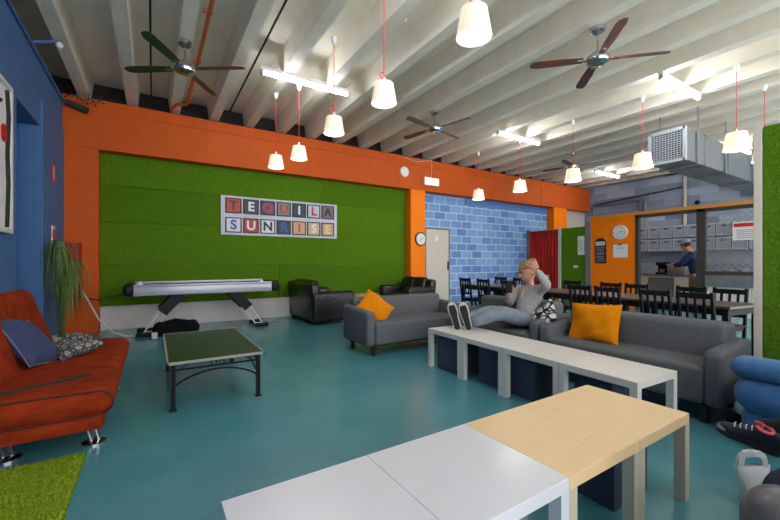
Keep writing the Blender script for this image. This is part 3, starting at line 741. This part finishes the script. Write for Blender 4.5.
for (u0, v0, u1, v1) in ((-1,-1,1,-1),(1,-1,1,1),(1,1,-1,1),(-1,1,-1,-1)):
    for q in range(8):
        u = u0+(u1-u0)*q/8; v = v0+(v1-v0)*q/8
        pp.append(mc_ @ Vector((.21*u*(1-.07*(1-v*v)), .21*v*(1-.07*(1-u*u)), .012*math.sin(3*u+2*v+random.Random(2).uniform(0,6)*0+4.2)*0)))
b.tube(pp+[pp[0]], .006, 6); b.build('cushion_piping', M['navytrim'], p)
o = MB().add(pillow(.32, .32, .11, seed=5), frame((-.57, 4.03, .535), (.75,.62,.05), (-.12,-.30,.95)))
p = o.build('cushion', M['pattern_grey']); tag(p, 'small grey patterned cushion lying on the red sofa seat', 'cushion')

# grass mat
o = MB().box(-1.27, -.36, -1.2, 3.075, 0.0005, .012)
gm = thing('turf_mat', 'green artificial grass mat on the floor before the red sofa', 'rug', (0,0,0))
o.build('backing', M['mat_base'], gm, smooth=False)
b = MB(); tb = b.b; rn = random.Random(11)
for i in range(26000):
    x = rn.uniform(-1.02, -.365); y = rn.uniform(1.6, 3.07)
    a = rn.uniform(0, 2*PI); w = .0022; h = rn.uniform(.012,.024); dx = rn.uniform(-.012,.012); dy = rn.uniform(-.012,.012)
    tb.faces.new((tb.verts.new((x-w*math.cos(a), y-w*math.sin(a), .011)), tb.verts.new((x+w*math.cos(a), y+w*math.sin(a), .011)), tb.verts.new((x+dx, y+dy, .011+h))))
o = b.b; me = bpy.data.meshes.new('pile'); o.to_mesh(me); o.free(); me.materials.append(M['blade'])
o = bpy.data.objects.new('pile', me); COL.objects.link(o); o.parent = gm; o['kind'] = 'stuff'

# ------------------------------------------------------------------ grey sofas
def grey_sofa(L_, loc, rz, label, D=.78, bt=.72, bk=.22, ah=.62):
    s = thing('grey_sofa', label, 'sofa', loc, rz)
    a = .13
    b = MB(); b.box(a-.01, L_-a+.01, -.01, D-.16, .14, .43, .035, 4); b.build('seat', M['grey'], s, ang=60)
    b = MB(); b.box(a*.75, L_-a*.75, D-bk, D, .14, bt, .055, 5); b.build('backrest', M['grey'], s, ang=60)
    for x in (0, L_-a):
        b = MB(); b.box(x, x+a, .015, D-.02, .13, ah, .04, 4)
        for v in b.b.verts:
            if v.co.z > .4: v.co.z -= .07*max(0, 1-v.co.y/.16)**1.6
        b.build('arm', M['grey'], s, ang=60)
    b = MB(); b.box(.04, L_-.04, .06, D-.04, .12, .16); b.build('underframe', M['black'], s, smooth=False)
    for x in (.10, L_-.15):
        for y in (.03, D-.12):
            b = MB(); b.box(x, x+.05, y, y+.05, 0, .135); b.build('leg', M['blackleg'], s, smooth=False)
    return s
grey_sofa(1.78, (2.33, 4.22, 0), 0, 'grey two seat sofa before the black leather sofas, holding a tilted mustard cushion')
grey_sofa(1.575, (3.54, 2.60, 0), -90, 'long grey sofa at right whose near arm stands beside the blue armchair', D=.70, bk=.27, ah=.595)
grey_sofa(1.36, (3.56, 3.98, 0), -90, 'grey sofa on which the man with his feet up sits', D=.68, bt=.755, bk=.26)
p = MB().add(pillow(.48, .40, .12, seed=8), frame((2.69, 4.64, .585), (.62,.10,-.76), (-.05,-.80,.50))).build('cushion', M['yellow'])
tag(p, 'mustard yellow cushion tilted on its corner against the far grey sofa arm', 'cushion')
p = MB().add(pillow(.52, .42, .15, seed=9), frame((3.85, 2.15, .60), (-.05,-.95,.07), (-.92,-.02,.26))).build('cushion', M['yellow'])
tag(p, 'large mustard yellow cushion standing against the back of the long grey sofa', 'cushion')
p = MB().add(pillow(.42, .40, .12, seed=4), frame((3.86, 2.77, .57), (.25,-.8,.50), (-.75,.35,.5))).build('cushion', M['pattern'])
tag(p, 'black and white patterned cushion between the seated man and the sofa arm', 'cushion')

# leather sofas
def leather_sofa(L_, D, loc, rz, label):
    s = thing('leather_sofa', label, 'sofa', loc, rz)
    a = .22
    b = MB(); b.box(a*.8, L_-a*.8, .04, D-.2, .06, .30, .03, 3); b.build('base', M['leather'], s)
    n = 2; w = (L_-2*a)/n
    for i in range(n):
        b = MB(); b.box(a+w*i+.004, a+w*(i+1)-.004, .0, D-.26, .29, .46, .05, 4); b.build('seat_cushion', M['leather'], s, ang=60)
        b = MB(); b.box(a+w*i+.004, a+w*(i+1)-.004, 0, .20, 0, .48, .08, 5, mx=Matrix.Translation((0, D-.36, .42)) @ Matrix.Rotation(R(-14), 4, 'X')); b.build('back_cushion', M['leather'], s, ang=60)
    b = MB(); b.box(.03, L_-.03, 0, .20, 0, .78, .07, 4, mx=Matrix.Translation((0, D-.26, .05)) @ Matrix.Rotation(R(-5), 4, 'X')); b.build('back', M['leather'], s, ang=60)
    for x in (0, L_-a):
        b = MB(); b.box(x, x+a, .03, D-.04, .05, .65, .075, 5); b.build('arm', M['leather'], s, ang=60)
    for x in (.08, L_-.14):
        for y in (.06, D-.16): b = MB(); b.box(x, x+.06, y, y+.06, 0, .07); b.build('foot', M['black'], s, smooth=False)
    return s
leather_sofa(1.54, .98, (3.54, 6.87, 0), 90, 'black leather sofa seen from its side by the white skirting')
leather_sofa(1.34, .90, (4.86, 8.3, 0), -90, 'black leather sofa standing before the orange column and cream door')
t = thing('pale_low_table', 'pale low table mostly hidden between the two leather sofas', 'table', (4.2, 7.75, 0))
b = MB(); b.box(-.35, .35, -.5, .5, .41, .45, .005, 1); b.build('table_top', M['birch'], t)
for sx in (-1,1):
    for sy in (-1,1): b = MB(); b.box(sx*.31-.025, sx*.31+.025, sy*.46-.025, sy*.46+.025, 0, .41); b.build('leg', M['birch'], t, smooth=False)

# ------------------------------------------------------------------ low tables
def low_table(w, d, loc, rz, label, m, group=None):
    t = thing('low_table', label, 'table', loc, rz, group); ml = M['birch_edge'] if m is M['birch'] else m
    b = MB(); b.box(-w/2, w/2, -d/2, d/2, .40, .45, .0015, 1); b.build('table_top', m, t, smooth=False)
    for sx in (-1,1):
        for sy in (-1,1):
            b = MB(); b.box(sx*(w/2-.025)-.025, sx*(w/2-.025)+.025, sy*(d/2-.025)-.025, sy*(d/2-.025)+.025, 0, .4005); b.build('leg', ml, t, smooth=False)
    return t
xs = [.19, .735, 1.278, 1.813, 2.349]
labs = ['white square low table at the left end of the front row', 'white square low table touching the birch tables in the front row',
        'birch low table next to the white ones in the front row', 'birch low table at the right end of the front row']
for i in range(4):
    low_table(xs[i+1]-xs[i]-.001, .54, ((xs[i]+xs[i+1])/2, 1.085-(2.37-(xs[i]+xs[i+1])/2)*.010, 0), .57, labs[i], M['white'] if i < 2 else M['birch'])
labs = ['off-white low table under the man\'s feet at the far end of the back row', 'off-white low table second from the far end of the back row',
        'off-white low table second from the near end of the back row', 'off-white low table at the near end of the back row behind the birch tables']
a = math.atan2(.1, 2.32)
for i in range(4):
    s = .29+.581*i
    cx = 2.76 - math.sin(a)*s + math.cos(a)*.265; cy = 3.52 - math.cos(a)*s - math.sin(a)*.265
    low_table(.53, .578, (cx, cy, 0), -math.degrees(a), labs[i], M['lack'])
def cube(x0, x1, y0, y1, label, rz=0):
    t = thing('storage_box', label, 'box', ((x0+x1)/2, (y0+y1)/2, 0), rz)
    w, d = (x1-x0)/2, (y1-y0)/2
    b = MB(); b.box(-w, w, -d, d, .0, .33, .008, 2); b.build('box_body', M['darkcube'], t)
    b = MB(); b.box(-w-.004, w+.004, -d-.004, d+.004, .33, .365, .008, 2); b.build('lid', M['darkcube'], t)
cube(2.80, 3.14, 3.06, 3.40, 'dark storage cube under the table with the man\'s feet')
cube(2.84, 3.18, 2.45, 2.78, 'dark storage cube under the second table from the far end')
cube(2.83, 3.15, 2.10, 2.37, 'dark storage cube under the third table from the far end')
cube(2.86, 3.14, 1.46, 1.76, 'dark storage cube under the near end table of the back row')
cube(1.92, 2.26, .97, 1.31, 'dark blue storage cube under the birch tables of the front row')

# ------------------------------------------------------------------ dining tables & chairs
def lineX(y): return 5.22+.12*(y-1.38)
RZ = -6.84
def dining_table(y0, y1, label):
    yc = (y0+y1)/2; L_ = (y1-y0)/2
    t = thing('dining_table', label, 'table', (lineX(yc)+.37, yc, 0), RZ)
    b = MB(); b.box(-.37, .37, -L_/.993+.004, L_/.993-.004, .72, .75, .004, 1); b.build('table_top', M['tabwood'], t)
    b = MB(); b.box(-.34, .34, -L_+.03, L_-.03, .645, .72); b.build('apron', M['blackwood'], t, smooth=False)
    for sx in (-1,1):
        for sy in (-1,1):
            b = MB(); b.box(sx*.33-.03, sx*.33+.03, sy*(L_-.05)-.03, sy*(L_-.05)+.03, 0, .70); b.build('leg', M['blackwood'], t, smooth=False)
for (y0, y1, lab) in ((1.40,2.60,'dark brown dining table at the near right end of the long table row'),(2.60,3.80,'dark brown dining table second from the near end, before the orange kitchen wall'),
                      (3.80,5.0,'dark brown dining table behind the seated man'),(5.0,6.2,'dark brown dining table at the far end before the blue block wall')):
    dining_table(y0, y1, lab)
ch = thing('dining_chair', '', 'chair')
b = MB(); b.box(-.19, .22, -.18, .18, .43, .455, .008, 2); b.build('seat', M['blackwood'], ch)
for s in (-1,1):
    b = MB(); b.beam((-.15, s*.165, 0), (-.18, s*.165, .46), .03, .035); b.beam((-.18, s*.165, .45), (-.235, s*.165, .90), .03, .035); b.build('leg', M['blackwood'], ch, smooth=False)
    b = MB(); b.box(.17, .205, s*.165-.017, s*.165+.017, 0, .43); b.build('leg', M['blackwood'], ch, smooth=False)
b = MB(); b.beam((-.228, -.18, .855), (-.228, .18, .855), .022, .06); b.build('top_rail', M['blackwood'], ch, smooth=False)
b = MB(); b.beam((-.193, -.15, .56), (-.193, .15, .56), .02, .04); b.build('lower_rail', M['blackwood'], ch, smooth=False)
for y in (-.085, 0, .085):
    b = MB(); b.beam((-.195, y, .57), (-.226, y, .84), .026, .014); b.build('slat', M['blackwood'], ch, smooth=False)
b = MB(); b.box(-.16, .19, -.172, -.156, .2, .23); b.box(-.16, .19, .156, .172, .2, .23); b.box(.0, .02, -.16, .16, .2, .23); b.box(-.18, .2, -.165, .165, .39, .43); b.build('stretcher', M['blackwood'], ch, smooth=False)
near = [(1.71,'black slatted chair with its back to the long grey sofa, nearest the right'),(2.13,'black slatted chair with its back to the long grey sofa, second from right'),
 (2.74,'black slatted chair behind the large mustard cushion, the right of two'),(3.16,'black slatted chair behind the mustard cushion, nearest the patterned cushion'),
 (4.62,'black slatted chair directly behind the seated man\'s hand'),(5.33,'black slatted chair second from the left end, back to the camera'),(5.92,'leftmost black slatted chair before the blue block wall')]
far = [(1.76,'black slatted chair across the table, nearest the wire mesh counter'),(2.19,'black slatted chair facing the camera, under the kitchen worker'),
 (2.92,'black slatted chair facing the camera at the orange wall\'s right edge'),(3.34,'black slatted chair facing the camera in front of the orange wall'),
 (4.07,'black slatted chair facing the camera in front of the turf panel'),(5.37,'black slatted chair facing the camera just left of the seated man'),(5.95,'black slatted chair facing the camera, leftmost before the blue wall')]
first = True
for y, lab in near:
    loc = (lineX(y)-.10+.225, y, 0)
    if first: ch.location = loc; ch.rotation_euler.z = R(RZ); ch['label'] = lab; first = False
    else: dup(ch, loc, RZ, lab)
for y, lab in far: dup(ch, (lineX(y)+.98-.225, y, 0), 180+RZ, lab)
p = MB().add(pillow(.24, .24, .08, seed=12), frame((6.22, 4.42, .87), (-.2,-.95,0), (-1,.1,.2))).build('cushion', M['pattern'])
tag(p, 'small black and white patterned cushion on the dining table behind the man', 'cushion')

# ------------------------------------------------------------------ blue armchair
t = thing('blue_armchair', 'plump blue velvet armchair cut by the right picture edge', 'armchair', (3.28, .90, 0))
b = MB(); b.box(.03, .82, -.88, -.03, .03, .27, .05, 4); b.build('base', M['bluevelvet'], t, ang=60)
b = MB(); b.box(-.02, .85, -.80, .01, .24, .48, .11, 6); b.build('seat_cushion', M['bluevelvet'], t, ang=60)
b = MB(); b.box(-.01, .20, -.85, .02, .465, .60, .062, 5); b.build('arm_pad', M['bluevelvet'], t, ang=60)
b = MB(); b.box(.64, .86, -.85, -.25, .40, .50, .045, 5); b.build('arm_pad', M['bluevelvet'], t, ang=60)
b = MB(); b.box(-.02, .87, -1.08, -.80, .20, .92, .11, 5); b.build('backrest', M['bluevelvet'], t, ang=60)
for x in (.06, .75):
    for y in (-.8, -.12): b = MB(); b.cyl((x, y, 0), (x, y, .04), .025); b.build('foot', M['black'], t)

# black bag by the sofa foot
t = thing('black_pouch', 'black bag on the floor between grey sofa arm and blue armchair', 'bag', (3.64, .985, 0))
b = MB(); b.sphere((0,0,.06), .085, (1.1,.5,.68)); b.build('bag_body', M['bag'], t)

# ------------------------------------------------------------------ people
def skin(chain_v, edges, sub=2, root=0):
    me = bpy.data.meshes.new('sk'); me.from_pydata([Vector(v[0]) for v in chain_v], edges, [])
    o = bpy.data.objects.new('sk', me); COL.objects.link(o)
    md = o.modifiers.new('Skin', 'SKIN'); md.use_smooth_shade = True; md.branch_smoothing = .6
    lay = me.skin_vertices[0].data
    for i, v in enumerate(chain_v):
        r = v[1]; lay[i].radius = (r, r) if not isinstance(r, tuple) else r
        lay[i].use_root = (i == root)
    sb = o.modifiers.new('Sub', 'SUBSURF'); sb.levels = sub; sb.render_levels = sub
    dg = bpy.context.evaluated_depsgraph_get(); dg.update()
    m2 = bpy.data.meshes.new_from_object(o.evaluated_get(dg))
    bpy.data.objects.remove(o); bpy.data.meshes.remove(me); return m2
def hand(wrist, fwd, nrm, side, curl=.5, s=1.):
    """five separate fingers; fwd = wrist->fingers, nrm = back of hand, side=+1 thumb along +across"""
    F = Vector(fwd).normalized(); Nn = Vector(nrm); Nn = (Nn-F*Nn.dot(F)).normalized(); A = F.cross(Nn)*side
    W = Vector(wrist); out = MB()
    vs = [(W, .024*s), (W+F*.045*s, (.030*s,.016*s)), (W+F*.085*s, (.034*s,.013*s))]
    out.b.free(); out = MB()
    out.box(-.040*s, .040*s, -.005*s, .092*s, -.013*s, .013*s, .012*s, 3, mx=Matrix.Translation(W) @ Matrix((A, F, Nn)).transposed().to_4x4())
    for i, (off, ln, r) in enumerate(((.030,.070,.0088),(.010,.078,.009),(-.011,.072,.0088),(-.031,.056,.0078))):
        p = W+A*off*s+F*.078*s; v = [(p, r*s*1.1)]; ang = .15
        for q in (.42,.33,.25):
            ang += curl*(.9 if q == .42 else 1.0)
            dr = F*math.cos(ang)-Nn*math.sin(ang); p = p+dr*ln*q*s*1.05; v.append((p, r*s*(1.02-.2*(1-q))))
        out.addmesh(skin(v, [(0,1),(1,2),(2,3)], 1))
    p = W+A*.030*s+F*.02*s; v = [(p, .013*s)]
    for q, dd in ((.04,(.75,.65,-.25)),(.032,(.35,.85,-.4)),(.024,(.05,.8,-.6))):
        p = p+(A*dd[0]+F*dd[1]+Nn*dd[2]).normalized()*q*s; v.append((p, .0105*s))
    out.addmesh(skin(v, [(0,1),(1,2),(2,3)], 1))
    return out
def head_mesh(c, fwd, up, s=1.):
    F = Vector(fwd).normalized(); U = Vector(up); U = (U-F*U.dot(F)).normalized(); S = F.cross(U)
    mx = Matrix.Translation(c) @ Matrix((F, -S, U)).transposed().to_4x4()
    b = MB(); t = bmesh.new(); bmesh.ops.create_uvsphere(t, u_segments=24, v_segments=18, radius=1)
    for v in t.verts:
        x, y, z = v.co
        w = 1-.32*max(0, -z)**1.3; fx = .098*x*(1-.12*max(0,-z)) + (.012 if (x > .2 and z < -.2) else 0)
        v.co = Vector((fx*s, .076*y*w*s, .122*z*s))
        if x > .75 and abs(y) < .5 and abs(z) < .35: v.co.x -= .004*s
    b.add(t, mx)
    b.add_ = None
    n = bmesh.new(); bmesh.ops.create_cone(n, cap_ends=True, segments=8, radius1=.014*s, radius2=.006*s, depth=.045*s)
    b.add(n, mx @ Matrix.Translation((.093*s, 0, -.017*s)) @ Matrix.Rotation(R(-22), 4, 'Y'))
    for q in (-1,1): b.sphere((0,0,0), .03*s, (.6,.3,1), mx=mx @ Matrix.Translation((-.005*s, q*.076*s, -.005*s)))
    return b, mx
def hair_mesh(mx, s, m, parent):
    b = MB(); t = bmesh.new(); bmesh.ops.create_uvsphere(t, u_segments=28, v_segments=20, radius=1)
    dl = [v for v in t.verts if (v.co.z < .25 and v.co.x > .15) or v.co.z < -.45]
    bmesh.ops.delete(t, geom=dl, context='VERTS')
    for v in t.verts:
        k_ = 1+.04*math.sin(17*v.co.x+11*v.co.y)+.03*math.sin(29*v.co.z)
        v.co = Vector((v.co.x*.106*s*k_-.004, v.co.y*.086*s*k_, v.co.z*.132*s*k_+.004))
    b.add(t, mx); o = b.build('hair', m, parent, ang=80)
    sd = o.modifiers.new('s', 'SOLIDIFY'); sd.thickness = .012; return o
def face(mx, s, parent):
    b = MB()
    for q in (-1,1): b.sphere((0,0,0), .010*s, (.6,1.3,.7), mx=mx @ Matrix.Translation((.088*s, q*.030*s, .012*s)))
    b.build('eyes', M['eye'], parent)
    b = MB(); b.sphere((0,0,0), .012*s, (.5,1.8,.45), mx=mx @ Matrix.Translation((.094*s, 0, -.058*s))); b.build('mouth', M['lips'], parent)
def shoe(heel, toe_dir, up, parent, um, sm_, s=1., lining=None, hf=1., lx=0.):
    F = Vector(toe_dir).normalized(); U = Vector(up); U = (U-F*U.dot(F)).normalized(); S = F.cross(U)
    mx = Matrix.Translation(heel) @ Matrix((F, -S, U)).transposed().to_4x4()
    secs = [(-.01,.026,.062),(.02,.034,.088),(.07,.034,.086),(.12,.036,.070),(.17,.043,.052),(.22,.044,.040),(.26,.034,.032),(.283,.014,.022)]
    secs = [(x_, w_, h_*hf) for x_, w_, h_ in secs]; mx = mx @ Matrix.Translation((0,0,0)); LX = Vector((lx*s, 0, (hf-1)*.06*s))
    b = MB(); tb = bmesh.new(); rings = []
    for (x, w, h) in secs:
        ring = []
        for k_ in range(12):
            a_ = PI*k_/11; ring.append(tb.verts.new((x*s, w*s*math.cos(a_), .022*s+h*s*math.sin(a_)**.7)))
        rings.append(ring)
    for i in range(len(rings)-1):
        for k_ in range(11): tb.faces.new((rings[i][k_], rings[i][k_+1], rings[i+1][k_+1], rings[i+1][k_]))
        tb.faces.new((rings[i][0], rings[i+1][0], rings[i+1][11], rings[i][11]))
    tb.faces.new(rings[0]); tb.faces.new(rings[-1][::-1])
    b.add(tb, mx); sh = b.build('shoe', um, parent, ang=60)
    b = MB(); pts = [(x*s*1.01, w*s*1.12) for x, w, h in secs]+[(x*s*1.01, -w*s*1.12) for x, w, h in secs[::-1]]
    b.poly(pts, .026*s, mx); b.build('sole', sm_, sh, smooth=False)
    if lining:
        b = MB(); b.sphere((0,0,0), .04*s, (1.0,1.02,.62), mx=mx @ Matrix.Translation((.250*s, 0, .030*s))); b.build('toe_cap', M['greyink'], sh)
    b = MB()
    for i in range(4): b.beam((0,0,0), (0,.05*s,0), .005, .004) if False else b.tube([mx @ (LX+Vector(((.10+.025*i)*s, -.026*s, (.085-.008*i)*s))), mx @ (LX+Vector(((.105+.025*i)*s, 0, (.100-.010*i)*s))), mx @ (LX+Vector(((.10+.025*i)*s, .026*s, (.085-.008*i)*s)))], .003, 5)
    b.build('laces', M['sole'], sh)
    if sm_ is M['sole']:
        b = MB(); pts = [(x*s*.97, w*s*.88) for x, w, h in secs[:-1]]+[(x*s*.97, -w*s*.88) for x, w, h in secs[:-1][::-1]]
        b.poly(pts, .004, mx @ Matrix.Translation((0,0,-.004))); b.build('outsole', M['dsole'], sh, smooth=False)
    if lining:
        b = MB(); b.tube([mx @ Vector((.012*s+.05*s*(1-math.cos(a_*PI/8))/2*1.4, .034*s*math.sin(a_*PI/8), .112*s)) for a_ in range(17)], .010*s, 6)
        b.beam(mx @ Vector((.075*s,0,.10*s)), mx @ Vector((.085*s,0,.145*s)), .035*s, .01*s)
        lo = b.build('lining', lining, sh); lo.location = mx.to_3x3() @ LX
    return sh

def person(label, J, top, legs, hairm, headF, headU, curlL, curlR, hL, hR, shoes, hs=1., body_s=1., tuck=-.25):
    """J: dict of joints"""
    P = thing('person', label, 'person', (J['pelvis'][0], J['pelvis'][1], 0))
    off = Vector((J['pelvis'][0], J['pelvis'][1], 0))
    j = {k_: Vector(v)-off for k_, v in J.items()}
    k1 = body_s
    vs = [(j['pelvis'], .07*k1), (j['waist'], .06*k1), (j['chest'], .06*k1), (j['neck'], .050*k1), (j['head']-Vector((0,0,.02)), .05*k1)]
    ed = [(0,1),(1,2),(2,3),(3,4)]
    def limb(names, rads, start, vs, ed):
        prev = start
        for n_, r_ in zip(names, rads):
            vs.append((j[n_] if isinstance(n_, str) else n_, r_)); ed.append((prev, len(vs)-1)); prev = len(vs)-1
    def mid(a_, c_, q=.5): return j[a_].lerp(j[c_], q)
    V = list(vs); E_ = list(ed)
    for s in 'LR':
        limb(['sho'+s, mid('sho'+s,'elb'+s), 'elb'+s, mid('elb'+s,'wri'+s,.3), 'wri'+s], [.034*k1,.034*k1,.030*k1,.030*k1,.025*k1], 2, V, E_)
        limb(['hip'+s, mid('hip'+s,'kne'+s), 'kne'+s, mid('kne'+s,'ank'+s,.35), 'ank'+s], [.055*k1,.055*k1,.042*k1,.040*k1,.030*k1], 0, V, E_)
    bb = MB(); bb.addmesh(skin(V, E_, 2))
    hb, mx = head_mesh(j['head'], headF, headU, hs)
    me = bpy.data.meshes.new('h'); hb.b.to_mesh(me); hb.b.free(); bb.addmesh(me)
    for (w_, f_, n_, sd, c_) in ((j['wriL'],)+hL+(curlL,), (j['wriR'],)+hR+(curlR,)):
        h_ = hand(w_, f_, n_, sd, c_, .95*hs); me = bpy.data.meshes.new('h'); h_.b.to_mesh(me); h_.b.free(); bb.addmesh(me)
    bb.build('body', M['skin'], P, ang=75)
    face(mx, hs, P)
    if hairm: hair_mesh(mx, hs, hairm, P)
    # top
    V = [(j['pelvis'].lerp(j['waist'], tuck), .125*k1), (j['waist'], .132*k1), (j['chest'], .138*k1), (j['chest'].lerp(j['neck'], .75), .075*k1)]
    E_ = [(0,1),(1,2),(2,3)]
    for s in 'LR': limb(['sho'+s, mid('sho'+s,'elb'+s), 'elb'+s, mid('elb'+s,'wri'+s,.4), mid('elb'+s,'wri'+s,.9)], [.072*k1,.060*k1,.054*k1,.050*k1,.036*k1], 2, V, E_)
    b = MB(); b.addmesh(skin(V, E_, 2)); b.build('top', top, P, ang=75)
    V = [(j['pelvis'].lerp(j['waist'], .75), .110*k1), (j['pelvis'], .125*k1)]; E_ = [(0,1)]
    for s in 'LR': limb(['hip'+s, mid('hip'+s,'kne'+s), 'kne'+s, mid('kne'+s,'ank'+s,.4), mid('kne'+s,'ank'+s, shoes['hem'])], [.108*k1,.098*k1,.080*k1,.072*k1,.062*k1], 1, V, E_)
    b = MB(); b.addmesh(skin(V, E_, 2, 1)); b.build('trousers', legs, P, ang=75)
    return P, off

# man with feet up on the low table
P, off = person('person in grey hooded top and faded jeans, feet up on the table, one arm raised',
 dict(pelvis=(3.86,3.03,.55), waist=(3.95,3.03,.68), chest=(4.0,3.03,.84), neck=(4.0,3.045,.97), head=(3.97,3.06,1.105),
      shoL=(3.95,2.87,.90), elbL=(3.90,2.72,.96), wriL=(3.855,2.85,1.15), shoR=(4.02,3.20,.90), elbR=(3.83,3.24,.70), wriR=(3.73,3.13,.855),
      hipL=(3.83,2.94,.53), kneL=(3.46,3.05,.63), ankL=(3.12,3.17,.53), hipR=(3.84,3.12,.53), kneR=(3.45,3.21,.63), ankR=(3.05,3.29,.53)),
 M['hoodie'], M['jeans'], M['hair'], (-.93,.30,-.12), (0.1,0,1), .35, .75,
 ((-.12,.35,.95), (-.8,-.55,.1), -1), ((-.65,-.45,.6), (-.3,.75,.3), 1), dict(hem=1.04), 1.12, 1.14)
b = MB()
b.tube([Vector((3.93,3.02,.92))-off, Vector((3.86,3.04,.86))-off, Vector((3.85,3.05,.80))-off], .004, 5); b.build('drawstring', M['sole'], P)
for (hx, hy) in ((2.99,3.26),(3.08,3.17)):
    shoe(Vector((hx, hy, .462))-off, (-.22,.16,1), (.78,.62,0), P, M['shoe'], M['sole'], 1.1)
t = MB(); t.box(-.035, .035, -.006, .006, -.07, .07, .004, 2, mx=frame((3.645, 3.065, .925), (.5,-.8,.1), (.4,.25,.85)))
tag(t.build('phone', M['black']), 'dark phone held in the seated man\'s hand', 'phone')

# kitchen worker
P, off = person('person in navy shirt, tan trousers and pale cap standing in the kitchen',
 dict(pelvis=(11.95,3.98,.93), waist=(11.95,4.0,1.08), chest=(11.95,4.06,1.34), neck=(11.95,4.13,1.53), head=(11.95,4.22,1.66),
      shoL=(12.12,4.08,1.43), elbL=(12.2,4.25,1.18), wriL=(12.15,4.48,1.16), shoR=(11.78,4.08,1.43), elbR=(11.72,4.24,1.17), wriR=(11.85,4.46,1.15),
      hipL=(12.05,3.98,.88), kneL=(12.06,4.0,.48), ankL=(12.06,3.98,.09), hipR=(11.85,3.98,.88), kneR=(11.84,4.0,.48), ankR=(11.84,3.98,.09)),
 M['navyshirt'], M['tan'], M['darkhair'], (.1,.93,-.3), (0,.2,1), .5, .5,
 ((.1,.95,-.1), (.0,.1,1), -1), ((.1,.95,-.1), (0,.1,1), 1), dict(hem=.97), 1.08, 1.4, -.5)
for x in (11.84, 12.06): shoe(Vector((x, 3.93, .003))-off, (0,1,0), (0,0,1), P, M['black'], M['dsole'], 1.0)
b = MB(); mh = Matrix.Translation(Vector((11.95,4.21,1.745))-off) @ Matrix.Rotation(R(-14), 4, 'X')
b.lathe([(.165,-.02),(.17,-.015),(.112,.012),(.105,.06),(.08,.10),(0,.115)], seg=24, mx=mh); b.build('hat', M['hoodie'], P)

# person in the foreground armchair, mostly outside the frame
P, off = person('person in dark jeans seated at the lower right corner with black trainer crossed out',
 dict(pelvis=(2.22,-.16,.52), waist=(2.22,-.22,.66), chest=(2.22,-.26,.88), neck=(2.22,-.24,1.05), head=(2.22,-.20,1.19),
      shoL=(2.03,-.25,.98), elbL=(1.96,-.12,.72), wriL=(2.05,.08,.62), shoR=(2.41,-.25,.98), elbR=(2.48,-.12,.72), wriR=(2.40,.10,.66),
      hipL=(2.12,-.14,.50), kneL=(1.86,.36,.46), ankL=(1.98,.42,.08), hipR=(2.32,-.14,.50), kneR=(2.84,.22,.50), ankR=(2.762,.63,.34)),
 M['black'], M['djeans'], M['darkhair'], (0,1,-.1), (0,0,1), .3, .3,
 ((.0,.9,-.3), (-.1,.3,.9), 1), ((.0,.9,-.3), (.1,.3,.9), -1), dict(hem=.62))
shoe(Vector((1.98, .38, .003))-off, (0.05,1,0), (0,0,1), P, M['shoe'], M['dsole'], 1.0, M['pink'])
shoe(Vector((2.745, .575, .235))-off, (-.20,.90,.24), (-.20,-.30,.9), P, M['shoe'], M['dsole'], .86, M['pink'], 1.35, .035)
b = MB(); b.tube([Vector((2.815,.36,.445))-off, Vector((2.79,.49,.395))-off, Vector((2.765,.615,.355))-off, Vector((2.752,.645,.30))-off], .040, 12); b.build('sock', M['sock'], P)
t = thing('leather_armchair', 'dark leather armchair arm rounding into the lower right corner', 'armchair', (1.44, .40, 0))
b = MB(); b.box(-.0, .20, -1.0, .0, .08, .575, .09, 6); b.build('arm', M['greyleather'], t, ang=60)
b = MB(); b.box(1.18, 1.38, -1.0, -.35, .08, .54, .08, 6); b.build('arm', M['greyleather'], t, ang=60)
b = MB(); b.box(.19, 1.19, -.95, -.35, .08, .40, .05, 4); b.build('seat', M['greyleather'], t, ang=60)
b = MB(); b.box(.0, 1.38, -1.25, -.90, .08, .95, .09, 5); b.build('backrest', M['greyleather'], t, ang=60)
for x in (.06, 1.22):
    for y in (-1.0, -.45): b = MB(); b.box(x, x+.06, y, y+.06, 0, .09); b.build('foot', M['black'], t, smooth=False)

# white carrier bag
t = thing('carrier_bag', 'white carrier bag with loop handles standing below the black trainer', 'bag', (2.58, .63, 0), -32)
b = MB(); tb = b.b; n = 20; rings = []
for (z, w, d_) in ((0,.035,.03),(.05,.05,.035),(.12,.068,.03),(.17,.085,.018),(.20,.095,.008)):
    rings.append([tb.verts.new((w*math.copysign(abs(math.cos(2*PI*i/n))**.6, math.cos(2*PI*i/n))+.004*math.sin(i*5+z*40), d_*math.copysign(abs(math.sin(2*PI*i/n))**.6, math.sin(2*PI*i/n))+.004*math.cos(i*7+z*30), z)) for i in range(n)])
for i in range(4):
    for q in range(n): tb.faces.new((rings[i][q], rings[i][(q+1)%n], rings[i+1][(q+1)%n], rings[i+1][q]))
tb.faces.new(rings[0][::-1]); b.build('bag_body', M['whiter'], t, ang=60)
for y in (-.006, .006):
    b = MB(); pts = [(-.06, y, .18), (-.06, y, .23), (-.045, y, .255), (.0, y*2, .262), (.045, y, .255), (.06, y, .23), (.06, y, .18)]
    for i in range(6): b.beam(pts[i], pts[i+1], .004, .028)
    b.build('handle', M['whiter'], t)

# ------------------------------------------------------------------ world (even ambient fill, added through the side left open behind the camera)
wd = bpy.data.worlds.new('world'); SC.world = wd; wd.use_nodes = True
bg = wd.node_tree.nodes['Background']; bg.inputs[0].default_value = (.98,.98,1,1); bg.inputs[1].default_value = 1.75
bpy.context.view_layer.update()
